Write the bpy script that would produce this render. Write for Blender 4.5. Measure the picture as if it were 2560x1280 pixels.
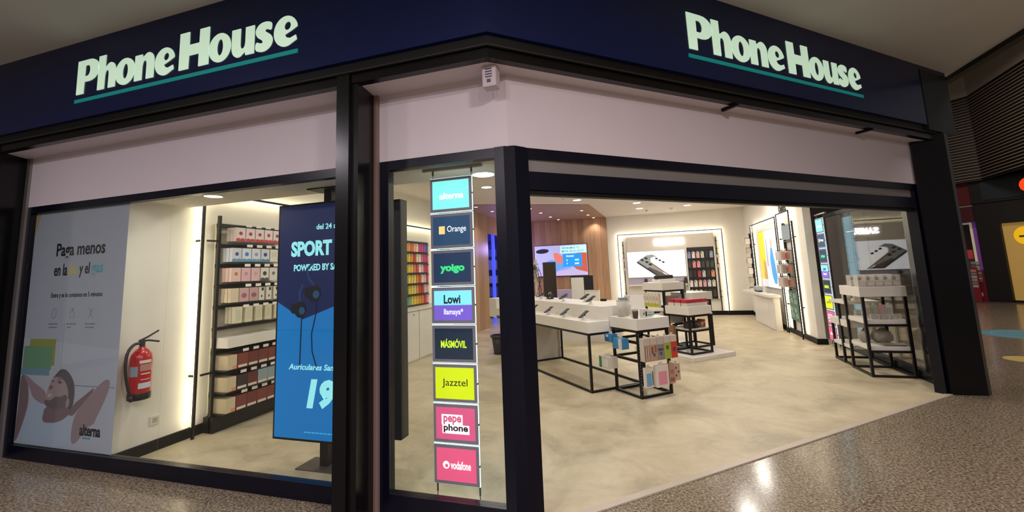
import bpy, bmesh, math, random
from mathutils import Vector, Matrix
random.seed(7)
S = bpy.context.scene
for o in list(bpy.data.objects): bpy.data.objects.remove(o)
COL = S.collection
R = math.radians
AL = R(41.93)                       # bearing of the chamfered entrance facade

# ------------------------------------------------------------ camera
cam = bpy.data.cameras.new('camera'); cam.sensor_width = 36; cam.lens = 36*1070.9/2560
cam.shift_y = -(640-538.8)/2560; cam.clip_start = .05; cam.clip_end = 120
co = bpy.data.objects.new('camera', cam); COL.objects.link(co)
right = Vector((0.95415619, 0.29667372, -0.03963175)); down = Vector((-0.0753946, 0.11009019, -0.99105792)); fwd = Vector((-0.28965777, 0.94861207, 0.12741084))
m3 = Matrix((right, -down, -fwd)).transposed(); m4 = m3.to_4x4(); m4.translation = (0, 0, 1.6); co.matrix_world = m4
S.camera = co
# ------------------------------------------------------------ world, exposure
w = bpy.data.worlds.new('world'); S.world = w; w.use_nodes = True
bg = w.node_tree.nodes['Background']; bg.inputs[0].default_value = (.95, .86, .82, 1); bg.inputs[1].default_value = .16
S.view_settings.view_transform = 'Standard'; S.view_settings.look = 'None'; S.view_settings.gamma = 1
S.view_settings.use_curve_mapping = False; S.view_settings.exposure = 0.0
def lamp(name, kind, loc, power, color=(1, 1, 1), size=.2, rot=(0, 0, 0), sizey=None, angle=None, parent=None):
    l = bpy.data.lights.new(name, kind); l.energy = power; l.color = color
    if kind == 'AREA':
        l.size = size
        if sizey: l.shape = 'RECTANGLE'; l.size_y = sizey
        else: l.shape = 'DISK'
    elif kind == 'SPOT': l.shadow_soft_size = size; l.spot_size = angle or R(120); l.spot_blend = .6
    else: l.shadow_soft_size = size
    o = bpy.data.objects.new(name, l); COL.objects.link(o); o.location = loc; o.rotation_euler = rot
    if parent: o.parent = parent
    return o
# unseen lamps added under the mall ceiling behind the camera to light the shopfront
for x, y, p in ((-5.2, -1.2, 88), (-1.6, -1.4, 115), (1.8, -.2, 195), (-3.4, -3.5, 120), (2.4, -3.2, 190)):
    lamp('mall_fill_lamp', 'AREA', (x, y, 3.80), p, (1, .91, .98) if x < 0 else (1, .86, .83), .5)
WARM = (1, .94, .85)
DOWN = [(-3.9, 3.02, 2.415, .075, 6), (-2.9, 7.85, 3.255, .10, 26), (-1.5, 10.45, 3.255, .10, 24), (-.11, 11.79, 3.255, .10, 22), (-.06, 13.0, 3.255, .10, 20),
        (1.26, 13.12, 3.255, .10, 20), (-3.05, 4.6, 3.255, .10, 26), (-.2, 5.0, 3.255, .10, 26), (-.6, 7.6, 3.255, .10, 26), (1.5, 7.2, 3.255, .10, 26),
        (1.5, 9.6, 3.255, .10, 24), (2.2, 11.6, 3.255, .10, 20)]
for x, y, z, r_, p in DOWN:
    lamp('shop_downlight_lamp', 'AREA', (x, y, z-.03), p, WARM, .22)

# ------------------------------------------------------------ materials
def lin(c):
    if isinstance(c, str):
        c = tuple(int(c[i:i+2], 16)/255 for i in (0, 2, 4))
    return tuple((v/12.92 if v <= .04045 else ((v+.055)/1.055)**2.4) for v in c)
MATS = {}
def mat(name, c='808080', rough=.5, metal=0, emit=0, ec=None, spec=.5, var=0, scale=8, bump=0, coat=0, stretch=None, alpha=1, trans=0):
    if name in MATS: return MATS[name]
    m = bpy.data.materials.new(name); m.use_nodes = True; nt = m.node_tree; b = nt.nodes['Principled BSDF']
    col = lin(c); b.inputs['Base Color'].default_value = (*col, 1); b.inputs['Roughness'].default_value = rough
    b.inputs['Metallic'].default_value = metal; b.inputs['Specular IOR Level'].default_value = spec; b.inputs['Coat Weight'].default_value = coat
    b.inputs['Alpha'].default_value = alpha; b.inputs['Transmission Weight'].default_value = trans
    if emit:
        b.inputs['Emission Color'].default_value = (*lin(ec or c), 1); b.inputs['Emission Strength'].default_value = emit
    if var or bump:
        tc = nt.nodes.new('ShaderNodeTexCoord'); mp = nt.nodes.new('ShaderNodeMapping'); nz = nt.nodes.new('ShaderNodeTexNoise')
        nz.inputs['Scale'].default_value = scale; nz.inputs['Detail'].default_value = 6
        if stretch: mp.inputs['Scale'].default_value = stretch
        nt.links.new(tc.outputs['Object'], mp.inputs[0]); nt.links.new(mp.outputs[0], nz.inputs['Vector'])
        if var:
            cr = nt.nodes.new('ShaderNodeValToRGB'); e = cr.color_ramp.elements
            e[0].position = .3; e[1].position = .7
            e[0].color = (*[v*(1-var) for v in col], 1); e[1].color = (*[min(1, v*(1+var)) for v in col], 1)
            nt.links.new(nz.outputs['Fac'], cr.inputs[0]); nt.links.new(cr.outputs[0], b.inputs['Base Color'])
        if bump:
            bp = nt.nodes.new('ShaderNodeBump'); bp.inputs['Strength'].default_value = bump; bp.inputs['Distance'].default_value = .01
            nt.links.new(nz.outputs['Fac'], bp.inputs['Height']); nt.links.new(bp.outputs[0], b.inputs['Normal'])
    MATS[name] = m; return m
def glass_mat(name, tint, f0=.045, rough=0.0):      # clear pane: mirror share by Schlick's law, the same from both sides
    m = bpy.data.materials.new(name); m.use_nodes = True; nt = m.node_tree; nt.nodes.clear(); N = nt.nodes.new; L = nt.links.new
    o = N('ShaderNodeOutputMaterial'); t = N('ShaderNodeBsdfTransparent'); g = N('ShaderNodeBsdfGlossy'); mx = N('ShaderNodeMixShader'); ge = N('ShaderNodeNewGeometry')
    dt = N('ShaderNodeVectorMath'); dt.operation = 'DOT_PRODUCT'; ab = N('ShaderNodeMath'); ab.operation = 'ABSOLUTE'
    iv = N('ShaderNodeMath'); iv.operation = 'SUBTRACT'; iv.inputs[0].default_value = 1; pw = N('ShaderNodeMath'); pw.operation = 'POWER'; pw.inputs[1].default_value = 5
    ma = N('ShaderNodeMath'); ma.operation = 'MULTIPLY_ADD'; ma.inputs[1].default_value = 1-f0; ma.inputs[2].default_value = f0
    t.inputs[0].default_value = (*lin(tint), 1); g.inputs['Roughness'].default_value = rough
    L(ge.outputs['Normal'], dt.inputs[0]); L(ge.outputs['Incoming'], dt.inputs[1]); L(dt.outputs['Value'], ab.inputs[0]); L(ab.outputs[0], iv.inputs[1]); L(iv.outputs[0], pw.inputs[0]); L(pw.outputs[0], ma.inputs[0])
    L(ma.outputs[0], mx.inputs[0]); L(t.outputs[0], mx.inputs[1]); L(g.outputs[0], mx.inputs[2]); L(mx.outputs[0], o.inputs[0])
    MATS[name] = m; return m
GLASS = glass_mat('window_glass', 'fafcfa', .035)
CLEAR = glass_mat('clear_plastic', 'f4f4f2', .10, .25)
FROST = mat('frosted_plastic', 'e4e0d8', .3, alpha=.38)
def granite():
    m = mat('granite_tile', '8a7a6c', .16, spec=.45); nt = m.node_tree; b = nt.nodes['Principled BSDF']
    tc = nt.nodes.new('ShaderNodeTexCoord'); g = nt.nodes.new('ShaderNodeNewGeometry')
    v = nt.nodes.new('ShaderNodeTexNoise'); v.inputs['Scale'].default_value = 62; v.inputs['Detail'].default_value = 4; v.inputs['Roughness'].default_value = .7
    v2 = nt.nodes.new('ShaderNodeTexVoronoi'); v2.inputs['Scale'].default_value = 48
    n3 = nt.nodes.new('ShaderNodeTexNoise'); n3.inputs['Scale'].default_value = 1.4
    for q in (v, v2, n3): nt.links.new(g.outputs['Position'], q.inputs['Vector'])
    r1 = nt.nodes.new('ShaderNodeValToRGB'); el = r1.color_ramp.elements
    el[0].position = .36; el[0].color = (*lin('40382f'), 1); el[1].position = .66; el[1].color = (*lin('cac0ae'), 1)
    e = el.new(.45); e.color = (*lin('776c5e'), 1); e = el.new(.55); e.color = (*lin('9c917e'), 1)
    r2 = nt.nodes.new('ShaderNodeValToRGB'); r2.color_ramp.elements[0].color = (*lin('b2a094'), 1); r2.color_ramp.elements[1].color = (*lin('c8c4ae'), 1)
    mx = nt.nodes.new('ShaderNodeMixRGB'); mx.blend_type = 'MULTIPLY'; mx.inputs[0].default_value = .38
    mx2 = nt.nodes.new('ShaderNodeMixRGB'); mx2.blend_type = 'MULTIPLY'; mx2.inputs[0].default_value = .5
    nt.links.new(v.outputs['Fac'], r1.inputs[0]); nt.links.new(n3.outputs['Fac'], r2.inputs[0])
    nt.links.new(r1.outputs[0], mx.inputs[1]); nt.links.new(v2.outputs['Color'], mx.inputs[2])
    hs = nt.nodes.new('ShaderNodeHueSaturation'); hs.inputs['Saturation'].default_value = .0; hs.inputs['Value'].default_value = 1.5
    nt.links.new(v2.outputs['Color'], hs.inputs['Color']); nt.links.new(hs.outputs[0], mx.inputs[2])
    nt.links.new(mx.outputs[0], mx2.inputs[1]); nt.links.new(r2.outputs[0], mx2.inputs[2]); nt.links.new(mx2.outputs[0], b.inputs['Base Color'])
    return m
def concrete():
    m = mat('concrete_vinyl', 'b5a98c', .42, spec=.35); nt = m.node_tree; b = nt.nodes['Principled BSDF']
    g = nt.nodes.new('ShaderNodeNewGeometry'); n1 = nt.nodes.new('ShaderNodeTexNoise'); n2 = nt.nodes.new('ShaderNodeTexNoise')
    n1.inputs['Scale'].default_value = 1.7; n1.inputs['Detail'].default_value = 9; n1.inputs['Roughness'].default_value = .62; n1.inputs['Distortion'].default_value = .8
    n2.inputs['Scale'].default_value = 14; n2.inputs['Detail'].default_value = 7; n2.inputs['Roughness'].default_value = .7
    ad = nt.nodes.new('ShaderNodeMath'); ad.operation = 'MULTIPLY_ADD'; ad.inputs[1].default_value = .3
    nt.links.new(g.outputs['Position'], n1.inputs['Vector']); nt.links.new(g.outputs['Position'], n2.inputs['Vector'])
    sb = nt.nodes.new('ShaderNodeMath'); sb.operation = 'SUBTRACT'; sb.inputs[1].default_value = .5
    nt.links.new(n2.outputs['Fac'], sb.inputs[0]); nt.links.new(sb.outputs[0], ad.inputs[0]); nt.links.new(n1.outputs['Fac'], ad.inputs[2])
    r1 = nt.nodes.new('ShaderNodeValToRGB'); el = r1.color_ramp.elements
    el[0].position = .33; el[0].color = (*lin('a4997f'), 1); el[1].position = .66; el[1].color = (*lin('c8bca0'), 1)
    e = el.new(.46); e.color = (*lin('b6aa8e'), 1)
    nt.links.new(ad.outputs[0], r1.inputs[0]); nt.links.new(r1.outputs[0], b.inputs['Base Color'])
    mr = nt.nodes.new('ShaderNodeMapRange'); mr.inputs['To Min'].default_value = .34; mr.inputs['To Max'].default_value = .52
    nt.links.new(n1.outputs['Fac'], mr.inputs['Value']); nt.links.new(mr.outputs[0], b.inputs['Roughness'])
    return m
def woodm(name, c):
    return mat(name, c, .45, var=.16, scale=3.2, stretch=(9, 9, .55))
def perforated():
    m = mat('perforated_steel', '6b6866', .45, metal=.3); nt = m.node_tree; b = nt.nodes['Principled BSDF']
    tc = nt.nodes.new('ShaderNodeTexCoord'); ck = nt.nodes.new('ShaderNodeTexVoronoi'); ck.inputs['Scale'].default_value = 90; ck.inputs['Randomness'].default_value = 0
    cr = nt.nodes.new('ShaderNodeValToRGB'); cr.color_ramp.elements[0].position = .32; cr.color_ramp.elements[0].color = (.02, .02, .02, 1)
    cr.color_ramp.elements[1].position = .36; cr.color_ramp.elements[1].color = (*lin('8a8684'), 1)
    nt.links.new(tc.outputs['Object'], ck.inputs['Vector']); nt.links.new(ck.outputs['Distance'], cr.inputs[0]); nt.links.new(cr.outputs[0], b.inputs['Base Color']); return m
GRAN = granite(); CONC = concrete(); PERF = perforated()
WALL = mat('warm_white_paint', 'dedad0', .6, var=.02, scale=3)
LINT = mat('lintel_paint', 'cfc6cc', .55, var=.02, scale=2)
CEIL = mat('ceiling_paint', 'd8d2c8', .7, var=.02, scale=2)
MCEIL = mat('mall_ceiling_paint', 'c6c6c4', .75, var=.04, scale=1.2)
NAVY = mat('navy_fascia', '041648', .3, spec=.35)
NFRAME = mat('navy_frame', '070818', .3, spec=.3)
BLACK = mat('black_gloss', '080708', .25, spec=.3)
COLM = mat('column_black', '0b0b0d', .24, spec=.32)
BLK = mat('black_metal', '100e0e', .42, spec=.4, var=.1, scale=20)
DARKU = mat('dark_trim', '0c0a0b', .5, spec=.25)
WHITE = mat('white_lacquer', 'dedad2', .35, var=.015, scale=4)
WHT = mat('white_card', 'e6e3dc', .55)
CREAM = mat('cream_card', 'd8ccb0', .6)
GREY = mat('grey_plastic', '5c5a5c', .4)
STEEL = mat('brushed_steel', '9a9a9a', .3, metal=.9)
STRIP = mat('aluminium_strip', '8a8886', .35, metal=.4)
PINKTRIM = mat('beige_trim', '8a7470', .45)
LED = mat('led_strip_light', 'fff4e0', .5, emit=26, ec='ffeeca')
LETTER = mat('lit_letter_face', 'cfe6d2', .5, emit=.62, ec='c8e8cc')
TEAL = mat('lit_teal_bar', '0a8a86', .5, emit=.28, ec='08908c')
DLM = mat('downlight_lens', 'fff6e6', .5, emit=9, ec='fff2dc')
SPOTL = mat('spot_lens', 'fff0e4', .5, emit=9, ec='ffe8dc')
def flat(c, e=0):     # plain colour; e > 0 for backlit prints and screens
    return mat('colour_%s_%s' % (c, e), c, .5, emit=e) if e else mat('colour_' + c, c, .5)

# ------------------------------------------------------------ builders
def link(name, me, m, parent=None, loc=(0, 0, 0), rz=0):
    o = bpy.data.objects.new(name, me); COL.objects.link(o)
    if m is not None and not me.materials: me.materials.append(m)
    if parent is not None: o.parent = parent
    o.location = loc
    if rz: o.rotation_euler = (0, 0, rz)
    return o
def tag(o, label=None, cat=None, group=None, kind=None):
    if label: o['label'] = label
    if cat: o['category'] = cat
    if group: o['group'] = group
    if kind: o['kind'] = kind
    return o
def thing(name, label, cat, loc=(0, 0, 0), rz=0, group=None, kind=None):
    o = bpy.data.objects.new(name, None); o.empty_display_size = .05; COL.objects.link(o); o.location = loc; o.rotation_euler = (0, 0, rz)
    return tag(o, label, cat, group, kind)
def mesh(name, v, f, smooth=False):
    me = bpy.data.meshes.new(name); me.from_pydata(v, [], f); me.update()
    if smooth:
        for p in me.polygons: p.use_smooth = True
    return me
BF = [(0, 3, 2, 1), (4, 5, 6, 7), (0, 1, 5, 4), (1, 2, 6, 5), (2, 3, 7, 6), (3, 0, 4, 7)]
def box(name, x0, x1, y0, y1, z0, z1, m, parent=None, bev=0, **k):
    v = [(x0, y0, z0), (x1, y0, z0), (x1, y1, z0), (x0, y1, z0), (x0, y0, z1), (x1, y0, z1), (x1, y1, z1), (x0, y1, z1)]
    me = mesh(name, v, BF)
    if bev:
        bm = bmesh.new(); bm.from_mesh(me); bmesh.ops.bevel(bm, geom=bm.edges[:], offset=bev, segments=2, affect='EDGES', profile=.6); bm.to_mesh(me); bm.free()
    return link(name, me, m, parent, **k)
def prism(name, pts, z0, z1, m, parent=None, **k):        # polygon in xy, counter-clockwise
    n = len(pts); v = [(x, y, z0) for x, y in pts]+[(x, y, z1) for x, y in pts]
    f = [tuple(range(n-1, -1, -1)), tuple(range(n, 2*n))]+[(i, (i+1) % n, (i+1) % n+n, i+n) for i in range(n)]
    return link(name, mesh(name, v, f), m, parent, **k)
def plate(name, pts, y, m, parent=None, t=.001, **k):     # polygon in xz standing in the plane y, thickness t towards -y
    n = len(pts); v = [(x, y, z) for x, z in pts]+[(x, y-t, z) for x, z in pts]
    f = [tuple(range(n-1, -1, -1)), tuple(range(n, 2*n))]+[(i, (i+1) % n, (i+1) % n+n, i+n) for i in range(n)]
    me = mesh(name, v, f); bm = bmesh.new(); bm.from_mesh(me); bmesh.ops.recalc_face_normals(bm, faces=bm.faces); bm.to_mesh(me); bm.free()
    return link(name, me, m, parent, **k)
def rect(x0, x1, z0, z1): return [(x0, z0), (x1, z0), (x1, z1), (x0, z1)]
def ell(cx, cz, rx, rz, n=20, a=0):
    return [(cx+rx*math.cos(t)*math.cos(a)-rz*math.sin(t)*math.sin(a), cz+rx*math.cos(t)*math.sin(a)+rz*math.sin(t)*math.cos(a)) for t in (2*math.pi*i/n for i in range(n))]
def cylm(name, r0, r1, z0, z1, n=16):
    v = [(r0*math.cos(2*math.pi*i/n), r0*math.sin(2*math.pi*i/n), z0) for i in range(n)]+[(r1*math.cos(2*math.pi*i/n), r1*math.sin(2*math.pi*i/n), z1) for i in range(n)]
    return mesh(name, v, [tuple(range(n-1, -1, -1)), tuple(range(n, 2*n))]+[(i, (i+1) % n, (i+1) % n+n, i+n) for i in range(n)])
def cyl(name, x, y, z0, z1, r, m, parent=None, r1=None, n=16):
    return link(name, cylm(name, r, r if r1 is None else r1, 0, z1-z0, n), m, parent, (x, y, z0))
def lathe(name, prof, m, parent=None, loc=(0, 0, 0), n=20, cap=True):
    v = []; f = []
    for r_, z in prof: v += [(r_*math.cos(2*math.pi*i/n), r_*math.sin(2*math.pi*i/n), z) for i in range(n)]
    for k in range(len(prof)-1): f += [(k*n+i, k*n+(i+1) % n, (k+1)*n+(i+1) % n, (k+1)*n+i) for i in range(n)]
    if cap: f += [tuple(range(n-1, -1, -1)), tuple(range((len(prof)-1)*n, len(prof)*n))]
    else: f += [((len(prof)-1)*n+i, (len(prof)-1)*n+(i+1) % n, (i+1) % n, i) for i in range(n)]
    return link(name, mesh(name, v, f, True), m, parent, loc)
def tube(name, pts, r, m, parent=None, n=8, square=False, **k):
    P = [Vector(p) for p in pts]; v = []; f = []
    if 3 < len(P) < 12 and not square:                  # round off bends
        Q = []
        for i in range(len(P)-1):
            a, b, c, d = P[max(i-1, 0)], P[i], P[i+1], P[min(i+2, len(P)-1)]
            for j in range(4):
                t_ = j/4; Q.append(.5*((2*b)+(c-a)*t_+(2*a-5*b+4*c-d)*t_*t_+(3*b-a-3*c+d)*t_**3))
        P = Q+[P[-1]]
    if square: n = 4
    for i, p in enumerate(P):
        d = (P[min(i+1, len(P)-1)]-P[max(i-1, 0)]).normalized()
        up = Vector((0, 0, 1)) if abs(d.z) < .9 else Vector((1, 0, 0))
        a = d.cross(up).normalized(); b = a.cross(d).normalized()
        for j in range(n):
            t = 2*math.pi*j/n+(math.pi/4 if square else 0); rr = r*(1.4142 if square else 1)
            v.append(p+a*(rr*math.cos(t))+b*(rr*math.sin(t)))
    for i in range(len(P)-1): f += [(i*n+j, i*n+(j+1) % n, (i+1)*n+(j+1) % n, (i+1)*n+j) for j in range(n)]
    f += [tuple(range(n-1, -1, -1)), tuple(range((len(P)-1)*n, len(P)*n))]
    me = mesh(name, [tuple(q) for q in v], f, not square)
    bm = bmesh.new(); bm.from_mesh(me); bmesh.ops.recalc_face_normals(bm, faces=bm.faces); bm.to_mesh(me); bm.free()
    return link(name, me, m, parent, **k)
TXC = {}
def txt(name, s, m, parent, x0, x1, z0, z1, y, bold=0.0, depth=.0015, shear=0, keep=False):
    """lettering fitted into x0..x1, z0..z1 of the plane y, facing -y"""
    c = bpy.data.curves.new('t', 'FONT'); c.body = s; c.size = 1; c.offset = bold; c.extrude = .5; c.shear = shear; c.resolution_u = 3
    o = bpy.data.objects.new('t', c); COL.objects.link(o)
    dg = bpy.context.evaluated_depsgraph_get(); me = bpy.data.meshes.new_from_object(o.evaluated_get(dg), depsgraph=dg)
    bpy.data.objects.remove(o); bpy.data.curves.remove(c)
    me.materials.clear(); X = [v.co.x for v in me.vertices]; Y = [v.co.y for v in me.vertices]
    ax, bx, ay, by = min(X), max(X), min(Y), max(Y); sx = (x1-x0)/(bx-ax); sz = (z1-z0)/(by-ay)
    if keep: sx = sz
    for v in me.vertices: v.co = (x0+(v.co.x-ax)*sx, y-depth*(.5+v.co.z), z0+(v.co.y-ay)*sz)
    bm = bmesh.new(); bm.from_mesh(me); bmesh.ops.recalc_face_normals(bm, faces=bm.faces); bm.to_mesh(me); bm.free()
    return link(name, me, m, parent)
def st(o, label=None): return tag(o, label, None, None, 'structure')
def sn(s, n, z=0): return (s*math.cos(AL)-n*math.sin(AL), s*math.sin(AL)+n*math.cos(AL), z)     # entrance-facade coordinates to world
ORD = ['leftmost', 'second from left', 'third from left', 'fourth from left', 'fifth from left', 'sixth from left', 'seventh from left', 'eighth from left', 'ninth from left', 'tenth from left', 'eleventh from left', 'twelfth from left']
#==BUILD==
# ============================================================ STRUCTURE
def stl(o, label, cat): return tag(o, label, cat, None, 'structure')
KX = -.843; SK = 1.197                      # corner of the two glazing lines
# mall floor of granite tiles laid parallel to the entrance
fm = thing('floor_mall', 'polished speckled brown granite tile floor of the mall', 'floor', kind='structure')
stl(fm, 'polished speckled brown granite tile floor of the mall', 'floor')
box('grout_bed', -12, 16, -6, 22, -.06, -.004, mat('grout', '4a4038', .8), fm)
T = .6; g = .0012
tme = mesh('tile', [(g, g, -.03), (T-g, g, -.03), (T-g, T-g, -.03), (g, T-g, -.03), (g, g, 0), (T-g, g, 0), (T-g, T-g, 0), (g, T-g, 0)], BF); tme.materials.append(GRAN)
cells = []
for i in range(-22, 34):
    for j in range(-16, 34):
        s_, n_ = -1.28+i*T, 2.40+j*T-T*12+T*12
        cx, cy, _ = sn(s_+T/2, n_+T/2)
        if cx < -11 or cx > 15 or cy < -5.5 or cy > 21: continue
        ins = (cy > 3.2 and cx < -1.2 and cx > -9) or (n_ > 2.62 and 1.0 < s_ < 6.2 and cx < 2.9) or (-4.4 < cx < 2.85 and 6 < cy < 14.4 and n_ > 2.5)
        if ins: continue
        d = (cx*cx+cy*cy)**.5
        dx, dy = cx, cy; ang = math.degrees(math.atan2(dx, dy))
        vis = -72 < ang < 38 and d > 1.6 and not (cx < 3.2 and cy > 7)
        cells.append((0 if vis else 1, d, s_, n_))
cells.sort()
for k, (a, d, s_, n_) in enumerate(cells[:300]):
    link('tile', tme, None, fm, sn(s_, n_), AL)
v = []; f = []
for a, d, s_, n_ in cells[300:]:
    q = [sn(s_+g, n_+g), sn(s_+T-g, n_+g), sn(s_+T-g, n_+T-g), sn(s_+g, n_+T-g)]; b0 = len(v)
    v += q; f.append((b0, b0+1, b0+2, b0+3))
if v: tag(link('more_tiles', mesh('more_tiles', v, f), GRAN, fm), kind='stuff')
# shop floor
pe = sn(6.62, 2.60)
stl(prism('floor', [(-4.75, 2.76), (-.86, 2.76), sn(1.22, 2.62)[:2], sn(6.6, 2.62)[:2], (3.36, 6.5), (3.36, 14.7), (-4.75, 14.7)], -.002, .003, CONC), 'beige concrete-look vinyl floor inside the shop', 'floor')
stl(prism('trim_1', [sn(1.30, 2.555)[:2], sn(6.62, 2.555)[:2], sn(6.62, 2.615)[:2], sn(1.30, 2.615)[:2]], 0, .009, mat('threshold_stone', 'b8ac9c', .4, var=.05)), 'pale threshold strip across the open shop entrance', 'threshold')
# shop shell
stl(box('wall_left', -4.85, -4.70, 2.80, 11.88, 0, 3.3, WALL), 'warm white painted left side wall inside the shop', 'wall')
stl(box('baseboard_left', -4.70, -4.675, 2.80, 9.6, 0, .105, DARKU), 'black baseboard along the left shop wall', 'baseboard')
stl(box('wall_back', -6.6, 3.1, 14.66, 14.8, 0, 3.3, WALL), 'warm white back wall behind the lit display niche', 'wall')
stl(box('baseboard_back', -1.15, 2.98, 14.63, 14.66, 0, .13, DARKU), 'black baseboard along the back wall', 'baseboard')
stl(box('wall_right', 2.98, 3.11, 9.58, 14.8, 0, 3.3, WALL), 'warm white right wall carrying two glowing frames', 'wall')
bb = stl(box('baseboard_right', 2.95, 3.13, 9.55, 14.6, 0, .105, DARKU), 'black baseboard round the end of the right wall', 'baseboard')
# ceilings
stl(prism('ceiling', [(-4.85, 3.40), (-.70, 3.40), sn(1.75, 3.05)[:2], sn(6.3, 3.05)[:2], (3.3, 7.2), (3.3, 14.8), (-4.85, 14.8)], 3.26, 3.34, CEIL), 'warm white flat ceiling of the shop with downlights', 'ceiling')
stl(prism('ceiling_strip', [(-4.70, 2.80), (-.88, 2.80), sn(1.22, 2.69)[:2], sn(6.45, 2.69)[:2], (3.28, 6.9), (3.28, 7.4), sn(6.3, 3.10)[:2], sn(1.75, 3.10)[:2], (-.75, 3.38), (-4.70, 3.38)], 2.42, 3.3, CEIL), 'lowered pale ceiling strip just inside the shop windows', 'ceiling')
# timber alcove: canopy and planks
wd = [woodm('oak_plank_%d' % i, c) for i, c in enumerate(('a98562', '9d7a58', 'b48f6b'))]
stl(prism('ceiling_wood', [(-4.45, 9.43), (-1.33, 11.35), (-1.17, 14.66), (-4.45, 14.66)], 3.245, 3.262, woodm('oak_canopy', 'a08068')), 'timber clad ceiling over the service corner', 'ceiling')
ww = thing('wall_wood', 'timber plank wall behind the wall television', 'wall', (-4.42, 14.60, 0)); stl(ww, 'timber plank wall behind the wall television', 'wall')
box('backing', 0, 3.25, .025, .058, 0, 3.244, DARKU, ww)
x = 0; i = 0
while x < 3.24:
    wv = (.19, .21, .17)[i % 3]; wv = min(wv, 3.25-x)
    box('plank', x+.0015, x+wv-.0015, 0, .025, 0, 3.244, wd[(i*7+i//3) % 3], ww); x += wv; i += 1
wl = thing('wall_wood_side', 'timber plank side wall left of the blue doorway', 'wall', (-4.4, 9.32, 0), R(90)); stl(wl, 'timber plank side wall left of the blue doorway', 'wall')
box('backing', 0, 2.55, .025, .28, 0, 3.244, DARKU, wl)
x = 0; i = 0
while x < 2.54:
    wv = (.21, .18, .2)[i % 3]; wv = min(wv, 2.55-x); box('plank', x+.0015, x+wv-.0015, 0, .025, 0, 3.244, wd[(i*5+i//2) % 3], wl); x += wv; i += 1
# blue back room through the doorway
BLU = mat('blue_wall', '3a40b8', .6)
stl(box('wall_backroom', -6.5, -4.43, 14.50, 14.58, 0, 3.2, BLU), 'blue lit end wall of the back room', 'wall')
stl(box('wall_backroom_side', -6.55, -6.45, 11.9, 14.5, 0, 3.2, BLU), 'blue lit side wall of the back room', 'wall')
stl(box('ceiling_backroom', -6.5, -4.46, 11.9, 14.58, 3.1, 3.16, BLU), 'blue lit ceiling of the back room', 'ceiling')
stl(box('floor_backroom', -6.5, -4.75, 11.9, 14.58, -.002, .003, CONC), 'vinyl floor of the back room', 'floor')
stl(box('trim_door', -4.46, -4.40, 11.88, 14.58, 2.72, 3.244, wd[1]), 'timber header above the back room doorway', 'trim')
tag(box('blue_light_tube', -4.70, -4.60, 12.98, 13.03, .003, 3.10, mat('blue_led', '4050ff', .5, emit=1.6, ec='3844ff'), bev=.01), 'glowing blue vertical light tube in the back room doorway', 'light')
lamp('blue_lamp', 'POINT', (-4.1, 12.9, 2.3), 40, (.42, .30, 1), .15); lamp('blue_lamp_room', 'POINT', (-5.4, 13.0, 2.2), 16, (.2, .22, 1), .15)
bs = thing('back_room_shelf', 'dark shelf unit with stacked stock in the blue back room', 'shelf', (-5.55, 14.12, .0032))
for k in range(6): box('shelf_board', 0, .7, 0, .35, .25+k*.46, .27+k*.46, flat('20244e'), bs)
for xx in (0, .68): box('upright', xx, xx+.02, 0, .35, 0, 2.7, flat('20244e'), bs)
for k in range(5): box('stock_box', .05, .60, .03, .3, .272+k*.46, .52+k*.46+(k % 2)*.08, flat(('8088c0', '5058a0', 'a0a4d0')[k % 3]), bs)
# ------------------------------------------------ facade: lintel, soffit, fascia
stl(box('wall_lintel_left', -6.17, KX, 2.73, 2.80, 2.45, 2.97, LINT), 'pale plastered lintel above the left shop windows', 'wall')
stl(prism('wall_lintel_right', [(KX, 2.73), sn(6.75, 2.594)[:2], sn(6.75, 2.68)[:2], (KX+.03, 2.82)], 2.45, 2.97, LINT), 'pale plastered lintel above the wide shop entrance', 'wall')
stl(prism('ceiling_soffit', [(-6.4, 2.475), (-.881, 2.475), sn(6.98, 2.43)[:2], sn(6.98, 2.70)[:2], (KX, 2.83), (-6.4, 2.83)], 2.97, 3.05, LINT), 'pale soffit under the fascia', 'ceiling')
def fasc(name, y0, n0, z0, z1, m, label, send=7.2, depth=.5):
    kx = (math.cos(AL)*y0-n0)/math.sin(AL); k2 = (math.cos(AL)*(y0+depth)-(n0+depth))/math.sin(AL)
    return stl(prism(name, [(-11, y0), (kx, y0), sn(send, n0)[:2], sn(send, n0+depth)[:2], (k2, y0+depth), (-11, y0+depth)], z0, z1, m), label, 'fascia')
fasc('trim_2', 2.455, 2.41, 2.968, 3.045, BLACK, 'black lower profile running under the fascia', 7.02, .06)
fasc('trim_3', 2.43, 2.385, 3.045, 3.11, DARKU, 'dark stepped profile under the navy fascia', 7.05, .10)
fasc('trim_4', 2.424, 2.379, 3.040, 3.044, mat('dull_edge','3a3836',.4), 'thin metal edge line of the fascia profile', 7.0, .02)
fasc('fascia', 2.40, 2.355, 3.11, 3.855, NAVY, 'navy blue fascia band wrapping the shop corner', 7.2, .4)
stl(prism('fascia_end', [sn(6.55, 2.349)[:2], sn(7.22, 2.349)[:2], sn(7.22, 2.80)[:2], sn(6.55, 2.80)[:2]], 3.05, 3.80, mat('fascia_end_black', '0b0d0e', .5)), 'dark matte panel closing the right end of fascia', 'fascia')
for k, (s0) in enumerate((3.31, 5.42)):
    stl(tag(prism('trim_5', [sn(s0, 2.40)[:2], sn(s0+.03, 2.40)[:2], sn(s0+.03, 2.56)[:2], sn(s0, 2.56)[:2]], 2.945, 2.97, DARKU)), ('small dark bracket under the soffit nearer the corner', 'small dark bracket under the soffit nearer the right column')[k], 'bracket')
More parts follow.
